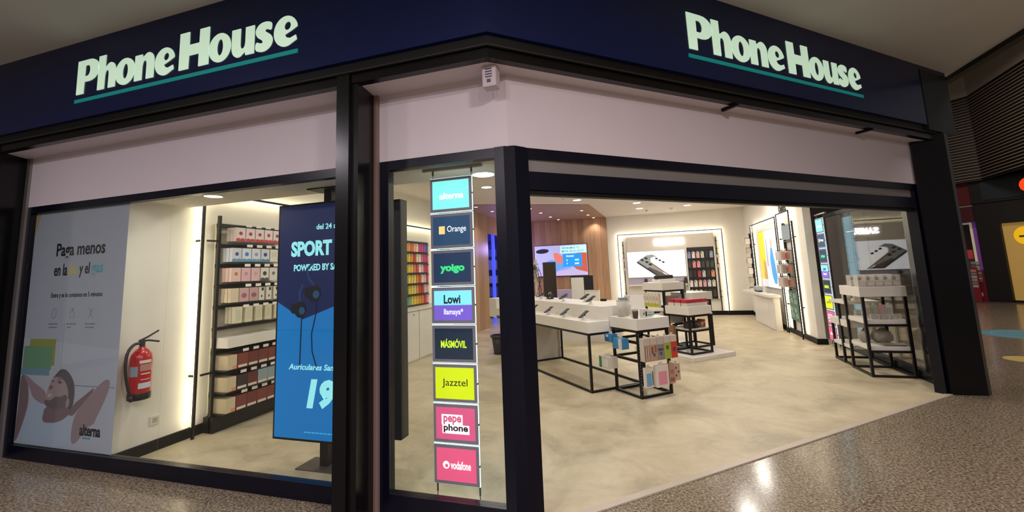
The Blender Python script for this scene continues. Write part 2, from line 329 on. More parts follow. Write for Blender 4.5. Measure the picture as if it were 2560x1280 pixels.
# columns
def column(name, pts, label, z1=2.97, m=COLM): return stl(prism(name, pts, 0, z1, m), label, 'column')
column('column', [(-7.2, 2.44), (-6.04, 2.44), (-6.04, 2.475), (-6.16, 2.73), (-6.16, 2.85), (-7.2, 2.85)], 'black column at the far left end of the shopfront', 3.11)
cc = column('column', [(-2.02, 2.44), (-1.915, 2.44), (-1.915, 2.465), (-1.858, 2.468), (-1.898, 2.73), (-1.898, 2.85), (-2.02, 2.85)], 'glossy black column between the wide and narrow windows', 3.11)
column('column', [(3.205, 6.33), (3.55, 6.345), (3.62, 6.42), (3.62, 6.95), (3.30, 6.95)], 'black column at the right end of the entrance', 3.11)
stl(box('trim_6', -1.9, -1.862, 2.70, 2.76, 0, 2.97, PINKTRIM), 'slim pinkish metal strip beside the black column', 'trim')
stl(box('trim_7', -6.16, -6.095, 2.71, 2.79, 0, 2.97, STRIP), 'grey metal strip beside the far left column', 'trim')
# ------------------------------------------------ windows
w1 = thing('window_1', 'wide left shop window with navy frame', 'window', (-6.095, 2.73, 0)); stl(w1, 'wide left shop window with navy frame', 'window')
box('sill', 0, 4.1, 0, .07, 0, .122, NFRAME, w1, .004); box('head', 0, 4.1, 0, .07, 2.38, 2.45, NFRAME, w1); box('jamb', 0, .055, 0, .07, .122, 2.38, NFRAME, w1); box('jamb', 4.05, 4.2, .02, .07, 0, 2.45, NFRAME, w1)
box('pane', .055, 2.040, .025, .033, .122, 2.38, GLASS, w1); box('pane', 2.044, 4.05, .025, .033, .122, 2.38, GLASS, w1)
w2 = thing('window_2', 'narrow shop window beside the corner post', 'window', (-1.862, 2.73, 0)); stl(w2, 'narrow shop window beside the corner post', 'window')
box('jamb', 0, .075, 0, .07, 0, 2.45, NFRAME, w2); box('sill', .075, .92, 0, .07, 0, .122, NFRAME, w2); box('head', .075, .95, 0, .07, 2.38, 2.45, NFRAME, w2)
box('pane', .075, .92, .025, .033, .122, 2.38, GLASS, w2)
ps = [(-.945, 2.728), (-.875, 2.726), (-.80, 2.745), sn(1.352, 2.598)[:2], sn(1.352, 2.69)[:2], (-.90, 2.86), (-.945, 2.84)]
stl(prism('trim_8', ps, 0, 2.452, NFRAME), 'navy corner post between narrow window and entrance', 'post')
w3 = thing('window_3', 'glass side partition right of the entrance', 'window', (3.32, 6.36, 0)); stl(w3, 'glass side partition right of the entrance', 'window')
box('jamb', -.12, .0, -.01, .12, 0, 2.45, NFRAME, w3); box('sill', -.04, .04, .12, 3.14, 0, .12, NFRAME, w3); box('head', -.04, .04, .12, 3.14, 2.36, 2.42, NFRAME, w3)
box('pane', -.006, .006, .12, 1.65, .12, 2.36, GLASS, w3); box('pane', -.006, .006, 1.654, 3.14, .12, 2.36, GLASS, w3)
# roller shutter head over the entrance
d1 = thing('door_1', 'roller shutter head above the open entrance', 'shutter', sn(1.352, 2.60), AL); stl(d1, 'roller shutter head above the open entrance', 'shutter')
L = 5.3
box('top_beam', 0, L, 0, .10, 2.38, 2.45, NFRAME, d1); box('perforated_panel', 0, L, .03, .06, 2.288, 2.38, PERF, d1); box('housing', 0, L, .015, .18, 2.155, 2.288, NFRAME, d1, .004); box('bottom_rail', 0, L, .03, .10, 2.125, 2.155, DARKU, d1, .003)
box('side_guide', L-.07, L, -.005, .10, 0, 2.38, NFRAME, d1)
# ------------------------------------------------ mall shell
stl(prism('ceiling_mall', [(-11, -6), (3.88, -6), (3.88, 6.9), (3.3, 7.4), (-11, 3.0)], 3.855, 4.0, MCEIL), 'beige ceiling of the mall corridor above the fascia', 'ceiling')
stl(box('trim_9', 3.88, 3.98, -6, 6.9, 3.80, 4.2, mat('black_edge', '0a0909', .6)), 'black edge trim along the mall ceiling', 'trim')
# ============================================================ SHOP SIGNS
LT = [('P', 0, .304, 0, .32), ('h', .285, .525, 0, .318), ('o', .512, .767, -.006, .236), ('n', .755, .999, 0, .232), ('e', .998, 1.235, -.006, .236),
      ('H', 1.281, 1.618, 0, .32), ('o', 1.608, 1.849, -.006, .236), ('u', 1.848, 2.087, -.006, .23), ('s', 2.087, 2.266, -.006, .236), ('e', 2.266, 2.496, -.006, .236)]
def arc(cx, cz, rx, rz, a0, a1, n=10): return [(cx+rx*math.cos(R(a0+(a1-a0)*i/n)), cz+rz*math.sin(R(a0+(a1-a0)*i/n))) for i in range(n+1)]
def glyph(ch):          # loops of the heavy rounded house lettering, in metres
    if ch == 'P': return [[(.0, 0), (.10, 0), (.102, .112)]+arc(.165, .215, .135, .105, -90, 90)+[(-.004, .32)], arc(.14, .215, .035, .052, -90, 90, 8)+[(.102, .267), (.102, .163)]]
    if ch in 'hn':
        top = .318 if ch == 'h' else .23
        st_ = [(.0, top), (-.0, 0), (.098, 0), (.098, .13)]+arc(.128, .13, .028, .042, 180, 0, 8)+[(.155, 0), (.252, 0), (.252, .15)]+arc(.176, .15, .076, .086, 0, 130, 9)+([(.098, .20), (.098, top)] if ch == 'h' else [(.098, .2), (.094, top)])
        return [st_]
    if ch == 'u': return [[(.24-x, .23-z) for x, z in glyph('n')[0]]]
    if ch == 'o': return [arc(.124, .115, .128, .122, 0, 348, 29), arc(.128, .117, .036, .07, 0, 340, 17)]
    if ch == 'e':
        o_ = arc(.118, .115, .122, .122, 18, 300, 26)
        return [o_+[(.232, .032), (.222, .068), (.165, .052), (.128, .062), (.108, .088), (.18, .112), (.234, .135)], arc(.136, .155, .034, .034, 0, 340, 13)]
    if ch == 'H': return [[(0, 0), (.108, 0), (.11, .112), (.222, .112), (.222, 0), (.332, 0), (.332, .32), (.226, .32), (.224, .205), (.11, .205), (.108, .32), (0, .32)]]
    if ch == 's':
        cut = lambda P: [q for i in range(len(P)) for q in ((P[i][0]*.75+P[(i+1) % len(P)][0]*.25, P[i][1]*.75+P[(i+1) % len(P)][1]*.25), (P[i][0]*.25+P[(i+1) % len(P)][0]*.75, P[i][1]*.25+P[(i+1) % len(P)][1]*.75))]
        return [cut([(.172, .205), (.158, .225), (.10, .237), (.04, .225), (.004, .185), (.003, .15), (.025, .115), (.065, .092), (.08, .078), (.078, .066), (.062, .062), (.008, .085), (.0, .015), (.055, -.006), (.11, -.005), (.16, .022), (.182, .062), (.178, .095), (.155, .125), (.108, .152), (.098, .164), (.106, .174), (.125, .172), (.165, .155)])]
def glyph_mesh(ch, x0, x1, depth):
    c = bpy.data.curves.new('g', 'CURVE'); c.dimensions = '2D'; c.fill_mode = 'BOTH'; c.extrude = .5
    for lp in glyph(ch):
        sp_ = c.splines.new('POLY'); sp_.points.add(len(lp)-1); sp_.use_cyclic_u = True
        for q, (x, z) in zip(sp_.points, lp): q.co = (x, z, 0, 1)
    o = bpy.data.objects.new('g', c); COL.objects.link(o); dg = bpy.context.evaluated_depsgraph_get(); me = bpy.data.meshes.new_from_object(o.evaluated_get(dg), depsgraph=dg)
    bpy.data.objects.remove(o); bpy.data.curves.remove(c); me.materials.clear()
    X = [v.co.x for v in me.vertices]; a, b = min(X), max(X)
    for v in me.vertices: v.co = (x0+(v.co.x-a)*(x1-x0)/(b-a), -depth*(.5+v.co.z), v.co.y)
    bm = bmesh.new(); bm.from_mesh(me); bmesh.ops.recalc_face_normals(bm, faces=bm.faces); bm.to_mesh(me); bm.free(); return me
def shop_sign(label, loc, rz):
    t = thing('shop_sign', label, 'sign', loc, rz, 'illuminated fascia signs')
    for ch, a, b, z0, z1 in LT: link('letter', glyph_mesh(ch, a+.006, b-.006, .006), LETTER, t)
    box('underline', -.005, 2.50, -.006, 0, -.078, -.046, TEAL, t)
    return t
shop_sign('lit pale green shop lettering with teal underline on left fascia', (-4.833, 2.40, 3.335), 0)
shop_sign('lit pale green shop lettering with teal underline on right fascia', sn(2.735, 2.355, 3.335), AL)
t = thing('alarm_box', 'white alarm siren box under the fascia corner', 'alarm', (-.905, 2.60, 2.82))
box('housing', -.05, .05, -.04, .05, 0, .15, flat('c8bcc4'), t, .012); box('lens', -.012, .012, -.046, -.04, .03, .05, flat('584c58'), t)
for k in range(4): box('sounder_slot', -.025, .022, -.043, -.039, .065+k*.018, .072+k*.018, flat('4a4048'), t)

# ============================================================ WINDOW POSTER (flat vinyl print)
t = thing('window_poster', 'white window poster with bold text and reclining man on left glass', 'poster', (-6.03, 2.772, .125))
PW = 1.395; box('sheet', 0, PW, 0, .002, 0, 2.255, mat('poster_vinyl', 'a6acbc', .55), t)
INK = flat('14161e')
txt('headline', 'Paga menos', INK, t, .38, 1.10, 1.755, 1.925, 0, .02)
txt('headline', 'en la', INK, t, .37, .57, 1.60, 1.72, 0, .02); txt('headline', 'luz', flat('c8b858'), t, .60, .72, 1.61, 1.715, 0, .02)
txt('headline', 'y el', INK, t, .75, .90, 1.575, 1.72, 0, .02); txt('headline', 'gas', flat('5aa6b0'), t, .925, 1.09, 1.58, 1.69, 0, .02)
txt('strapline', 'Entra y te lo contamos en 5 minutos', INK, t, .36, 1.11, 1.375, 1.435, 0, .012)
for k, xx in enumerate((.43, .70, .97)):
    a_ = ell(xx, 1.235, .034, .052, 20); b_ = ell(xx, 1.235, .029, .047, 20)
    if k == 0:
        v = [(p[0], 0, p[1]) for p in a_+b_]+[(p[0], -.001, p[1]) for p in a_+b_]; n = 20
        f = [(i+40, (i+1) % n+40, (i+1) % n+60, i+60) for i in range(n)]
        link('icon', mesh('icon', v, f), flat('7c8088'), t)
    elif k == 1: plate('icon', rect(xx-.03, xx+.03, 1.195, 1.198), 0, flat('7c8088'), t); plate('icon', rect(xx-.03, xx-.027, 1.195, 1.25), 0, flat('7c8088'), t); plate('icon', rect(xx+.027, xx+.03, 1.195, 1.25), 0, flat('7c8088'), t); plate('icon', rect(xx-.03, xx+.03, 1.247, 1.25), 0, flat('7c8088'), t); plate('icon', ell(xx, 1.27, .016, .016), 0, flat('8c9098'), t)
    else: plate('icon', [(xx-.03, 1.19), (xx-.024, 1.19), (xx+.03, 1.285), (xx+.024, 1.285)], 0, flat('7c8088'), t); plate('icon', [(xx+.024, 1.19), (xx+.03, 1.19), (xx-.024, 1.285), (xx-.03, 1.285)], 0, flat('7c8088'), t)
    for q in range(5): plate('caption_dash', rect(xx-.07+q*.029, xx-.07+q*.029+.022, 1.128, 1.14), 0, flat('70747f'), t)
    for q in range(4 if k != 1 else 2): plate('caption_dash', rect(xx-.06+q*.031, xx-.06+q*.031+.024, 1.096, 1.107), 0, flat('70747f'), t)
plate('photo_area', [(0, .0), (PW, 0), (PW, .9), (0, 1.0)], 0, flat('aeb4c4'), t, .0004)
plate('yellow_block', rect(.10, .50, .74, .99), 0, flat('8c9450'), t, .0008); plate('green_block', rect(.02, .46, .70, .92), 0, flat('6c9478'), t, .0012); plate('blue_block', rect(0, .44, .645, .71), 0, flat('7090a4'), t, .0014)
SK1 = flat('94808a'); SK2 = flat('7c6870'); HAIR = flat('5e565e'); SHIRT = flat('a8b6cc')
plate('wire', rect(.60, .606, .55, 1.15), 0, flat('8890a0'), t, .0006); plate('shelf_line', rect(.75, 1.38, .565, .572), 0, flat('70788c'), t, .0006)
# printed man with his hands behind his head
def soft(pts, k=2):                                     # corner cutting
    for _ in range(k): pts = [q for i in range(len(pts)) for q in ((pts[i][0]*.78+pts[(i+1) % len(pts)][0]*.22, pts[i][1]*.78+pts[(i+1) % len(pts)][1]*.22), (pts[i][0]*.22+pts[(i+1) % len(pts)][0]*.78, pts[i][1]*.22+pts[(i+1) % len(pts)][1]*.78))]
    return pts
plate('arm', soft([(0.004, 0.636), (0.082, 0.648), (0.149, 0.523), (0.170, 0.375), (0.123, 0.225), (0.050, 0.049), (0.004, 0.002), (0.004, 0.191), (0.019, 0.367)]), 0, SK2, t, .0016)
plate('arm', soft([(0.051, 0.647), (0.128, 0.628), (0.252, 0.564), (0.424, 0.497), (0.441, 0.388), (0.362, 0.384), (0.233, 0.427), (0.166, 0.523), (0.104, 0.583)]), 0, SK1, t, .0019)
plate('shirt', soft([(0.041, 0.002), (0.111, 0.175), (0.181, 0.369), (0.277, 0.411), (0.445, 0.364), (0.408, 0.218), (0.678, 0.244), (0.814, 0.289), (0.848, 0.175), (0.847, 0.013)], 1), 0, SHIRT, t, .0022)
plate('arm', soft([(0.763, 0.310), (0.844, 0.408), (0.982, 0.485), (1.117, 0.572), (1.072, 0.500), (0.923, 0.377), (0.832, 0.290)]), 0, SK2, t, .0023)
plate('arm', soft([(0.836, 0.093), (0.845, 0.238), (0.891, 0.340), (1.022, 0.463), (1.153, 0.574), (1.244, 0.637), (1.309, 0.637), (1.306, 0.556), (1.242, 0.428), (1.153, 0.286), (1.140, 0.249), (1.055, 0.211), (0.960, 0.108), (0.872, 0.044)]), 0, SK1, t, .0025)
plate('neck', soft([(0.428, 0.369), (0.583, 0.359), (0.752, 0.392), (0.811, 0.371), (0.783, 0.305), (0.678, 0.244), (0.566, 0.218), (0.395, 0.217)], 1), 0, SK2, t, .0028)
plate('hair', soft([(0.560, 0.672), (0.609, 0.710), (0.667, 0.714), (0.739, 0.680), (0.812, 0.608), (0.840, 0.514), (0.831, 0.396), (0.787, 0.340), (0.731, 0.402), (0.692, 0.544), (0.602, 0.625), (0.490, 0.609)]), 0, HAIR, t, .003)
plate('face', soft([(0.490, 0.609), (0.541, 0.641), (0.630, 0.636), (0.708, 0.590), (0.754, 0.510), (0.754, 0.427), (0.716, 0.372), (0.623, 0.355), (0.486, 0.358), (0.414, 0.387), (0.418, 0.433), (0.440, 0.473), (0.442, 0.512), (0.469, 0.566)]), 0, flat('a08c94'), t, .0034)
plate('beard', soft([(0.423, 0.430), (0.476, 0.416), (0.533, 0.435), (0.568, 0.461), (0.647, 0.456), (0.722, 0.491), (0.758, 0.427), (0.721, 0.370), (0.624, 0.347), (0.482, 0.354), (0.406, 0.386)]), 0, flat('6c6068'), t, .0037)
plate('ear', ell(.753, .409, .026, .042, 14, -.2), 0, flat('a08c94'), t, .0038)
plate('eye', ell(.615, .592, .032, .014, 12, -.2), 0, HAIR, t, .0038); plate('eye', ell(.515, .598, .016, .009, 12, -.2), 0, HAIR, t, .0038)
plate('brow', soft([(.56, .622), (.61, .630), (.66, .612), (.61, .618)]), 0, HAIR, t, .0038); plate('nose', soft([(.483, .566), (.455, .523), (.50, .515), (.535, .55)]), 0, SK2, t, .0038)
plate('smile', ell(.485, .468, .030, .013, 14, .35), 0, flat('b8b4bc'), t, .0042)
txt('brand_lettering', 'alterna', INK, t, .955, 1.235, .135, .235, -.0026, .025); plate('brand_bar', rect(1.0, 1.10, .11, .122), 0, flat('3a9a9a'), t, .0028)
plate('corner_mark', [(0, 2.0), (.08, 2.25), (0, 2.25)], 0, flat('a89870'), t, .0008)

# ============================================================ LEFT WALL: extinguisher, socket
t = thing('fire_extinguisher', 'red fire extinguisher with black hose on the left wall', 'extinguisher', (-4.585, 2.93, .56))
RED = mat('extinguisher_red', 'b01822', .3, coat=.3)
lathe('cylinder', [(.06, .0), (.082, .01), (.085, .06), (.085, .36), (.078, .40), (.05, .44), (.028, .455), (.026, .47)], RED, t)
lathe('foot_ring', [(.078, -.005), (.0875, 0), (.0875, .055), (.086, .06)], flat('18161a'), t, cap=True)
cyl('valve', 0, 0, .465, .53, .022, flat('2a2428'), t); tube('lever', [(-.02, -.02, .52), (.0, .04, .55), (.01, .13, .60)], .009, flat('241e22'), t); tube('lever', [(-.01, 0, .515), (0, .05, .52), (.01, .14, .495)], .009, flat('241e22'), t)
tube('hose', [(0, -.01, .50), (.01, -.07, .50), (.03, -.13, .45), (.045, -.155, .36), (.05, -.15, .24), (.05, -.125, .12), (.045, -.10, .05)], .013, flat('221418'), t)
tube('nozzle', [(.045, -.10, .05), (.045, -.088, -.0)], .017, flat('18161a'), t)
def wrap(name, z0, z1, a0, a1, m, r_=.0862):
    n = 8; v = []; 
    for i in range(n+1):
        a = R(a0+(a1-a0)*i/n); v += [(r_*math.cos(a), r_*math.sin(a), z0), (r_*math.cos(a), r_*math.sin(a), z1)]
    link(name, mesh(name, v, [(2*i, 2*i+2, 2*i+3, 2*i+1) for i in range(n)]), m, t)
wrap('label', .325, .352, -40, 25, flat('d8d0c8')); wrap('label', .255, .315, -35, 30, flat('b08478')); wrap('label', .21, .30, -95, -45, flat('8a98a4')); wrap('label', .10, .15, -40, 30, flat('c4ccd4')); wrap('label', .225, .235, -30, 20, flat('e0d8d0')); wrap('label', .175, .183, -30, 20, flat('e0b8b0'))
box('bracket', -.115, -.08, -.03, .03, .25, .30, flat('6a6668'), t)
t = thing('wall_socket', 'white socket plate on the left wall below the extinguisher', 'socket', (-4.70, 3.11, .25), R(90)); box('plate', 0, .085, -.012, 0, 0, .085, flat('d0ccc0'), t, .004); box('recess', .02, .065, -.0135, -.012, .02, .065, flat('a8a498'), t)

# ============================================================ TOTEM DISPLAYS
t = thing('totem_display', 'tall lit advertising display with blue earphone advert behind left window', 'display', (-3.235, 3.15, 0))
TW = .97; box('housing', 0, TW, 0, .07, .225, 2.285, BLK, t, .004)
box('pole', .445, .525, .07, .13, .012, 2.42, BLK, t); box('base_plate', .27, .73, -.02, .22, .003, .012, flat('4a4240'), t); box('ceiling_plate', .31, .66, .0, .2, 2.408, 2.42, BLK, t)
DN = flat('0b1a4c', .5); DB = flat('0a68ac', .68)
o = plate('screen', rect(.018, TW-.018, .245, 2.265), 0, DN, t, .001)
def sp(nm, pts, m, t_=.002): return plate(nm, pts, 0, m, o, t_)
sp('blue_field', [(.018, .245), (TW-.018, .245), (TW-.018, 1.60), (.30, 1.15), (.018, 1.42)][0:2]+[(TW-.018, 1.46), (.30, 1.245), (.018, 1.40)], DB)
CYT = flat('8fe0e8', .75)
txt('print', 'del 24 al 31 de', CYT, o, .43, .83, 2.035, 2.085, 0, .02, .003); txt('print', 'SPORT W', CYT, o, .155, .80, 1.80, 1.94, 0, .045, .003); txt('print', 'POWERED BY SAMSUNG', CYT, o, .19, .87, 1.67, 1.73, 0, .03, .003)
txt('print', 'Auriculares Samsung', CYT, o, .16, .80, .80, .865, 0, .02, .003, .2); txt('print', '1', CYT, o, .36, .47, .50, .74, 0, .06, .003, .2); txt('print', '9', CYT, o, .49, .66, .50, .74, 0, .06, .003, .2); [plate('fine_print', rect(.34+q*.04, .372+q*.04, .298, .308), 0, flat('3ca4e0', .6), o, .003) for q in range(10)]
EB = flat('0a1024', .15); EB2 = flat('1e4c6c', .35)
for cx, cz, r_ in ((.27, 1.33, .065), (.42, 1.47, .07)):
    sp('earbud', ell(cx, cz, r_, r_*1.1), EB, .003); sp('earbud', ell(cx+.02, cz-.01, r_*.5, r_*.5), EB2, .004); sp('earbud', ell(cx-.07, cz+.01, r_*.6, r_*.7), EB, .0035)
def ribbon(nm, pts, wd_, m, t_):
    L_ = []; Rr = []
    for i, (x, z) in enumerate(pts):
        x2, z2 = pts[min(i+1, len(pts)-1)]; x1, z1 = pts[max(i-1, 0)]; dx, dz = x2-x1, z2-z1; q = math.hypot(dx, dz); L_.append((x-dz/q*wd_, z+dx/q*wd_)); Rr.append((x+dz/q*wd_, z-dx/q*wd_))
    v = [(x, -t_, z) for x, z in L_+Rr]; n = len(pts)
    link(nm, mesh(nm, v, [(i, i+n, i+1+n, i+1) for i in range(n-1)]), m, o)
ribbon('earphone_cable', [(.29, 1.27), (.285, 1.1), (.28, .85)], .006, EB, .0045); ribbon('earphone_cable', [(.45, 1.40), (.44, 1.28), (.40, 1.12), (.41, .97), (.46, .84)], .006, EB, .0045)
ribbon('neck_hook', [(.42, 1.54), (.36, 1.60), (.34, 1.68), (.40, 1.74)], .012, flat('1a3c64', .3), .0032); ribbon('neck_hook', [(.27, 1.40), (.26, 1.48), (.30, 1.55)], .012, flat('1a3c64', .3), .0032)
t = thing('totem_display', 'dark tall display housing seen behind the narrow window', 'display', (-2.72, 3.31, 0))
box('housing', 0, .67, 0, .12, .235, 2.275, flat('17161c'), t, .006); box('hanger', .30, .36, .03, .09, 2.275, 2.41, BLK, t); box('ceiling_plate', .26, .40, .0, .12, 2.41, 2.42, BLK, t); box('screen', .02, .65, .12, .122, .26, 2.25, flat('0c0c12'), t); box('side_strip', .67, .672, .01, .11, .25, 2.26, flat('38342e'), t)

# ============================================================ LIT PANEL LADDERS
PAN = [('pale cyan panel with faint white lettering', [('bg', '78e8e0', 1.0), ('t', 'alterna', 'f4fffa', .06, .26, .075, .125, 1.5, .03)]),
       ('dark blue panel with a small orange square', [('bg', '163a5e', .95), ('r', .05, .10, .085, .145, 'f0c078', 1.0), ('t', 'Orange', 'e8eef4', .12, .275, .085, .145, 1.2, .0)]),
       ('dark navy panel with green rounded lettering', [('bg', '0e2a4c', .9), ('t', 'yoigo', '30c878', .055, .255, .065, .135, 1.0, .05)]),
       ('panel split into cyan and violet halves', [('bg', '7058c8', .8), ('r', .0, .305, .11, .215, '78d4e8', .95), ('t', 'Lowi', '10203c', .08, .215, .12, .185, .0, .03), ('t', 'llamaya*', 'e8e4f8', .08, .235, .03, .085, 1.1, .01)]),
       ('dark navy panel with yellow green capitals', [('bg', '0c2238', .8), ('t', 'MÁSMÓVIL', 'b8d830', .05, .255, .08, .145, 1.0, .03)]),
       ('bright yellow panel with black lettering', [('bg', 'c4d80c', .85), ('t', 'Jazztel', '181c18', .055, .255, .075, .14, 0, .0)]),
       ('pink panel with two stacked outlined words', [('bg', 'c8507c', .85), ('r', .05, .26, .04, .10, 'f4e4ec', 1.1), ('r', .045, .21, .10, .17, 'f4e4ec', 1.1), ('t', 'pepe', 'd8608c', .06, .20, .10, .16, .5, .03), ('t', 'phone', '28102c', .06, .25, .045, .105, 0, .03)]),
       ('pinkish red panel with round white mark', [('bg', 'd05078', .9), ('e', .075, .105, .026, 'f8e8ec', 1.2), ('e', .078, .10, .012, 'd05078', .9), ('t', 'vodafone', 'f8ecf0', .11, .265, .08, .135, 1.2, .02)])]
RIM = mat('acrylic_glow', 'c8f4f8', .5, emit=1.6, ec='c8f0ff')
def ladder(loc, rz, where, n_rz=0):
    k = thing('panel_ladder_cables', 'steel cables and rail of the lit panels %s' % where, 'cables', loc, rz, 'panel cables')
    box('ceiling_rail', -.08, .42, .0125, .045, 2.395, 2.42, STEEL, k, .004)
    for xx in (.01, .335): tube('cable', [(xx, .02, 2.40), (xx, .02, .13)], .0025, STEEL, k, 6); cyl('clamp', xx, .02, .06, .13, .007, flat('4a4038'), k, n=8); cyl('cable_foot', xx, .02, .003, .06, .0045, STEEL, k, n=8); cyl('clamp', xx, .0205, 2.36, 2.40, .008, GREY, k, n=8)
    for i, (lab, items) in enumerate(PAN):
        zt = 2.325-i*.2765; z0 = zt-.262; c = Matrix.Rotation(rz, 4, 'Z') @ Vector((0, 0, 0))
        p = thing('lightbox_sign', '%s, %s' % (lab, where), 'sign', (loc[0], loc[1], z0), rz, 'lit panels %s' % where)
        box('acrylic_edge', -.004, .349, -.002, .004, -.004, .266, RIM, p); box('frame', 0, .345, -.012, -.002, 0, .262, flat('8a8494'), p, .004)
        for sx in (-.001, .338): box('cable_clip', sx, sx+.012, -.006, .012, .125, .137, GREY, p)
        X0, Z0 = .021, .022; kf = (.345-2*X0)/.305; q = .0125
        for it in items:
            if it[0] == 'bg': face = plate('face', rect(X0, .345-X0, Z0, .262-Z0), -.012, flat(it[1], it[2]), p, .0006)
            elif it[0] == 'r': plate('print', rect(X0+it[1]*kf, X0+it[2]*kf, Z0+it[3], Z0+it[4]), -.012, flat(it[5], it[6]), face, .0012)
            elif it[0] == 'e': plate('print', ell(X0+it[1]*kf, Z0+it[2], it[3], it[3]), -.012, flat(it[4], it[5]), face, .0012 if it[3] > .02 else .0016)
            else: txt('print', it[1], flat(it[2], it[7]), face, X0+it[3]*kf, X0+it[4]*kf, Z0+it[5], Z0+it[6], -.012-.0012, it[8], .0008)
ladder((-1.553, 2.95, 0), 0, 'hanging behind the narrow window')
ladder((3.10, 9.34, 0), R(-90), 'hanging beside the glass side partition')
# ============================================================ GLOWING WALL FRAMES
def led_frame(label, loc, rz, L_, H_, sides='lrt', spac=True, r_=.012):
    """black square tube standing off the wall, LED strip on its back; local x along the wall, wall at y=0"""
    t = thing('glowing_frame', label, 'frame', loc, rz, 'glowing wall frames'); y = -.095
    def tb(nm, a, b): tube(nm, [a, b], r_, BLK, t, square=True)
    def led(x0, x1, z0, z1): box('light_strip', x0, x1, y+r_+.001, y+r_+.006, z0, z1, LED, t)
    if 'l' in sides: tb('upright', (0, y, .003), (0, y, H_)); led(-.008, .008, .12, H_)
    if 'r' in sides: tb('upright', (L_, y, .003), (L_, y, H_)); led(L_-.008, L_+.008, .12, H_)
    if 't' in sides: tb('top_bar', (-r_, y, H_), (L_+r_, y, H_)); led(0, L_, H_-.008, H_+.008)
    if spac:
        for xx in ([0] if 'l' in sides else [])+([L_] if 'r' in sides else []):
            for z in (.62, 2.05): box('spacer', xx-.006, xx+.006, y, -.0005, z, z+.02, BLK, t)
    return t
led_frame('black tube frame glowing warm around the left wall shelves', (-4.70, 3.47, 0), R(90), 5.55, 2.60)
led_frame('black tube frame glowing warm around the back wall niche', (-.83, 14.66, 0), 0, 3.14, 2.62)
led_frame('near black tube frame glowing on the right wall', (2.98, 10.98, 0), R(-90), .88, 2.61)
led_frame('far black tube frame glowing on the right wall', (2.98, 13.52, 0), R(-90), 2.42, 2.58)

# ============================================================ PRODUCT RACK ON THE LEFT WALL
RX = 3.63
t = thing('product_rack', 'black wall rack with price tags on the left wall', 'rack', (-4.675, RX, 0), R(90))
RL = 1.35
for xx in (0, RL): box('post', xx, xx+.03, -.10, -.07, .0032, 2.35, BLK, t)
box('plinth', .0, RL+.03, -.135, -.0, .0032, .165, BLK, t); box('back_panel', .03, RL, -.02, -.005, .18, 2.28, flat('c9c2ae'), t)
rowz = [2.06, 1.825, 1.60, 1.37, 1.135]; lowz = [.645, .415, .195]
for z in rowz+lowz: box('rail', .03, RL, -.07, -.02, z+.165, z+.205, BLK, t)
box('rail', .03, RL, -.07, -.02, 1.07, 1.10, BLK, t)
for z in lowz: box('shelf_board', .03, RL, -.26, -.02, z-.012, z-.001, BLK, t)
box('shelf_box', .03, RL, -.27, -.02, .88, .99, WHITE, t, .004)
for z in (.62, 2.05): box('side_arm', -.12, .0, -.09, -.075, z, z+.02, BLK, t)
for r_, z in enumerate(rowz+lowz):
    for k in range(5 if r_ in (3, 4) else 6): box('price_tag', .22+k*.135+(r_ % 2)*.02, .22+k*.135+(r_ % 2)*.02+.075, -.245, -.243, z+.168, z+.20, WHT, t); 
    for k in range(5 if r_ in (3, 4) else 6): box('tag_hook', .255+k*.135+(r_ % 2)*.02, .261+k*.135+(r_ % 2)*.02, -.243, -.07, z+.18, z+.186, BLK, t)
rowname = ['top', 'second', 'third', 'fourth', 'fifth', 'first shelf', 'second shelf', 'lowest shelf']
def pack(label, x, z, w_, h_, d, body, dec, group, loc0=(-4.675, RX), rz=R(90), front=-.24, name='boxed_accessory', cat='package'):
    """package hung with its face at local y=front; dec: list of (polygon in 0..1, colour)"""
    c = Matrix.Rotation(rz, 3, 'Z') @ Vector((x, front, 0))
    p = thing(name, label, cat, (loc0[0]+c.x, loc0[1]+c.y, z), rz, group)
    box('carton', 0, w_, 0, d, 0, h_, flat(body) if isinstance(body, str) else body, p)
    for pts, cc in dec: plate('print', [(a*w_, b*h_) for a, b in pts], 0, flat(cc) if isinstance(cc, str) else cc, p, .001)
    return p
def dot(cx, cz, r_, asp=1): return ell(cx, cz, r_, r_*asp, 12)
wave = [(0, 0), (1, 0), (1, .16), (.75, .24), (.5, .17), (.25, .24), (0, .18)]
G1 = 'packages on the left wall rack'
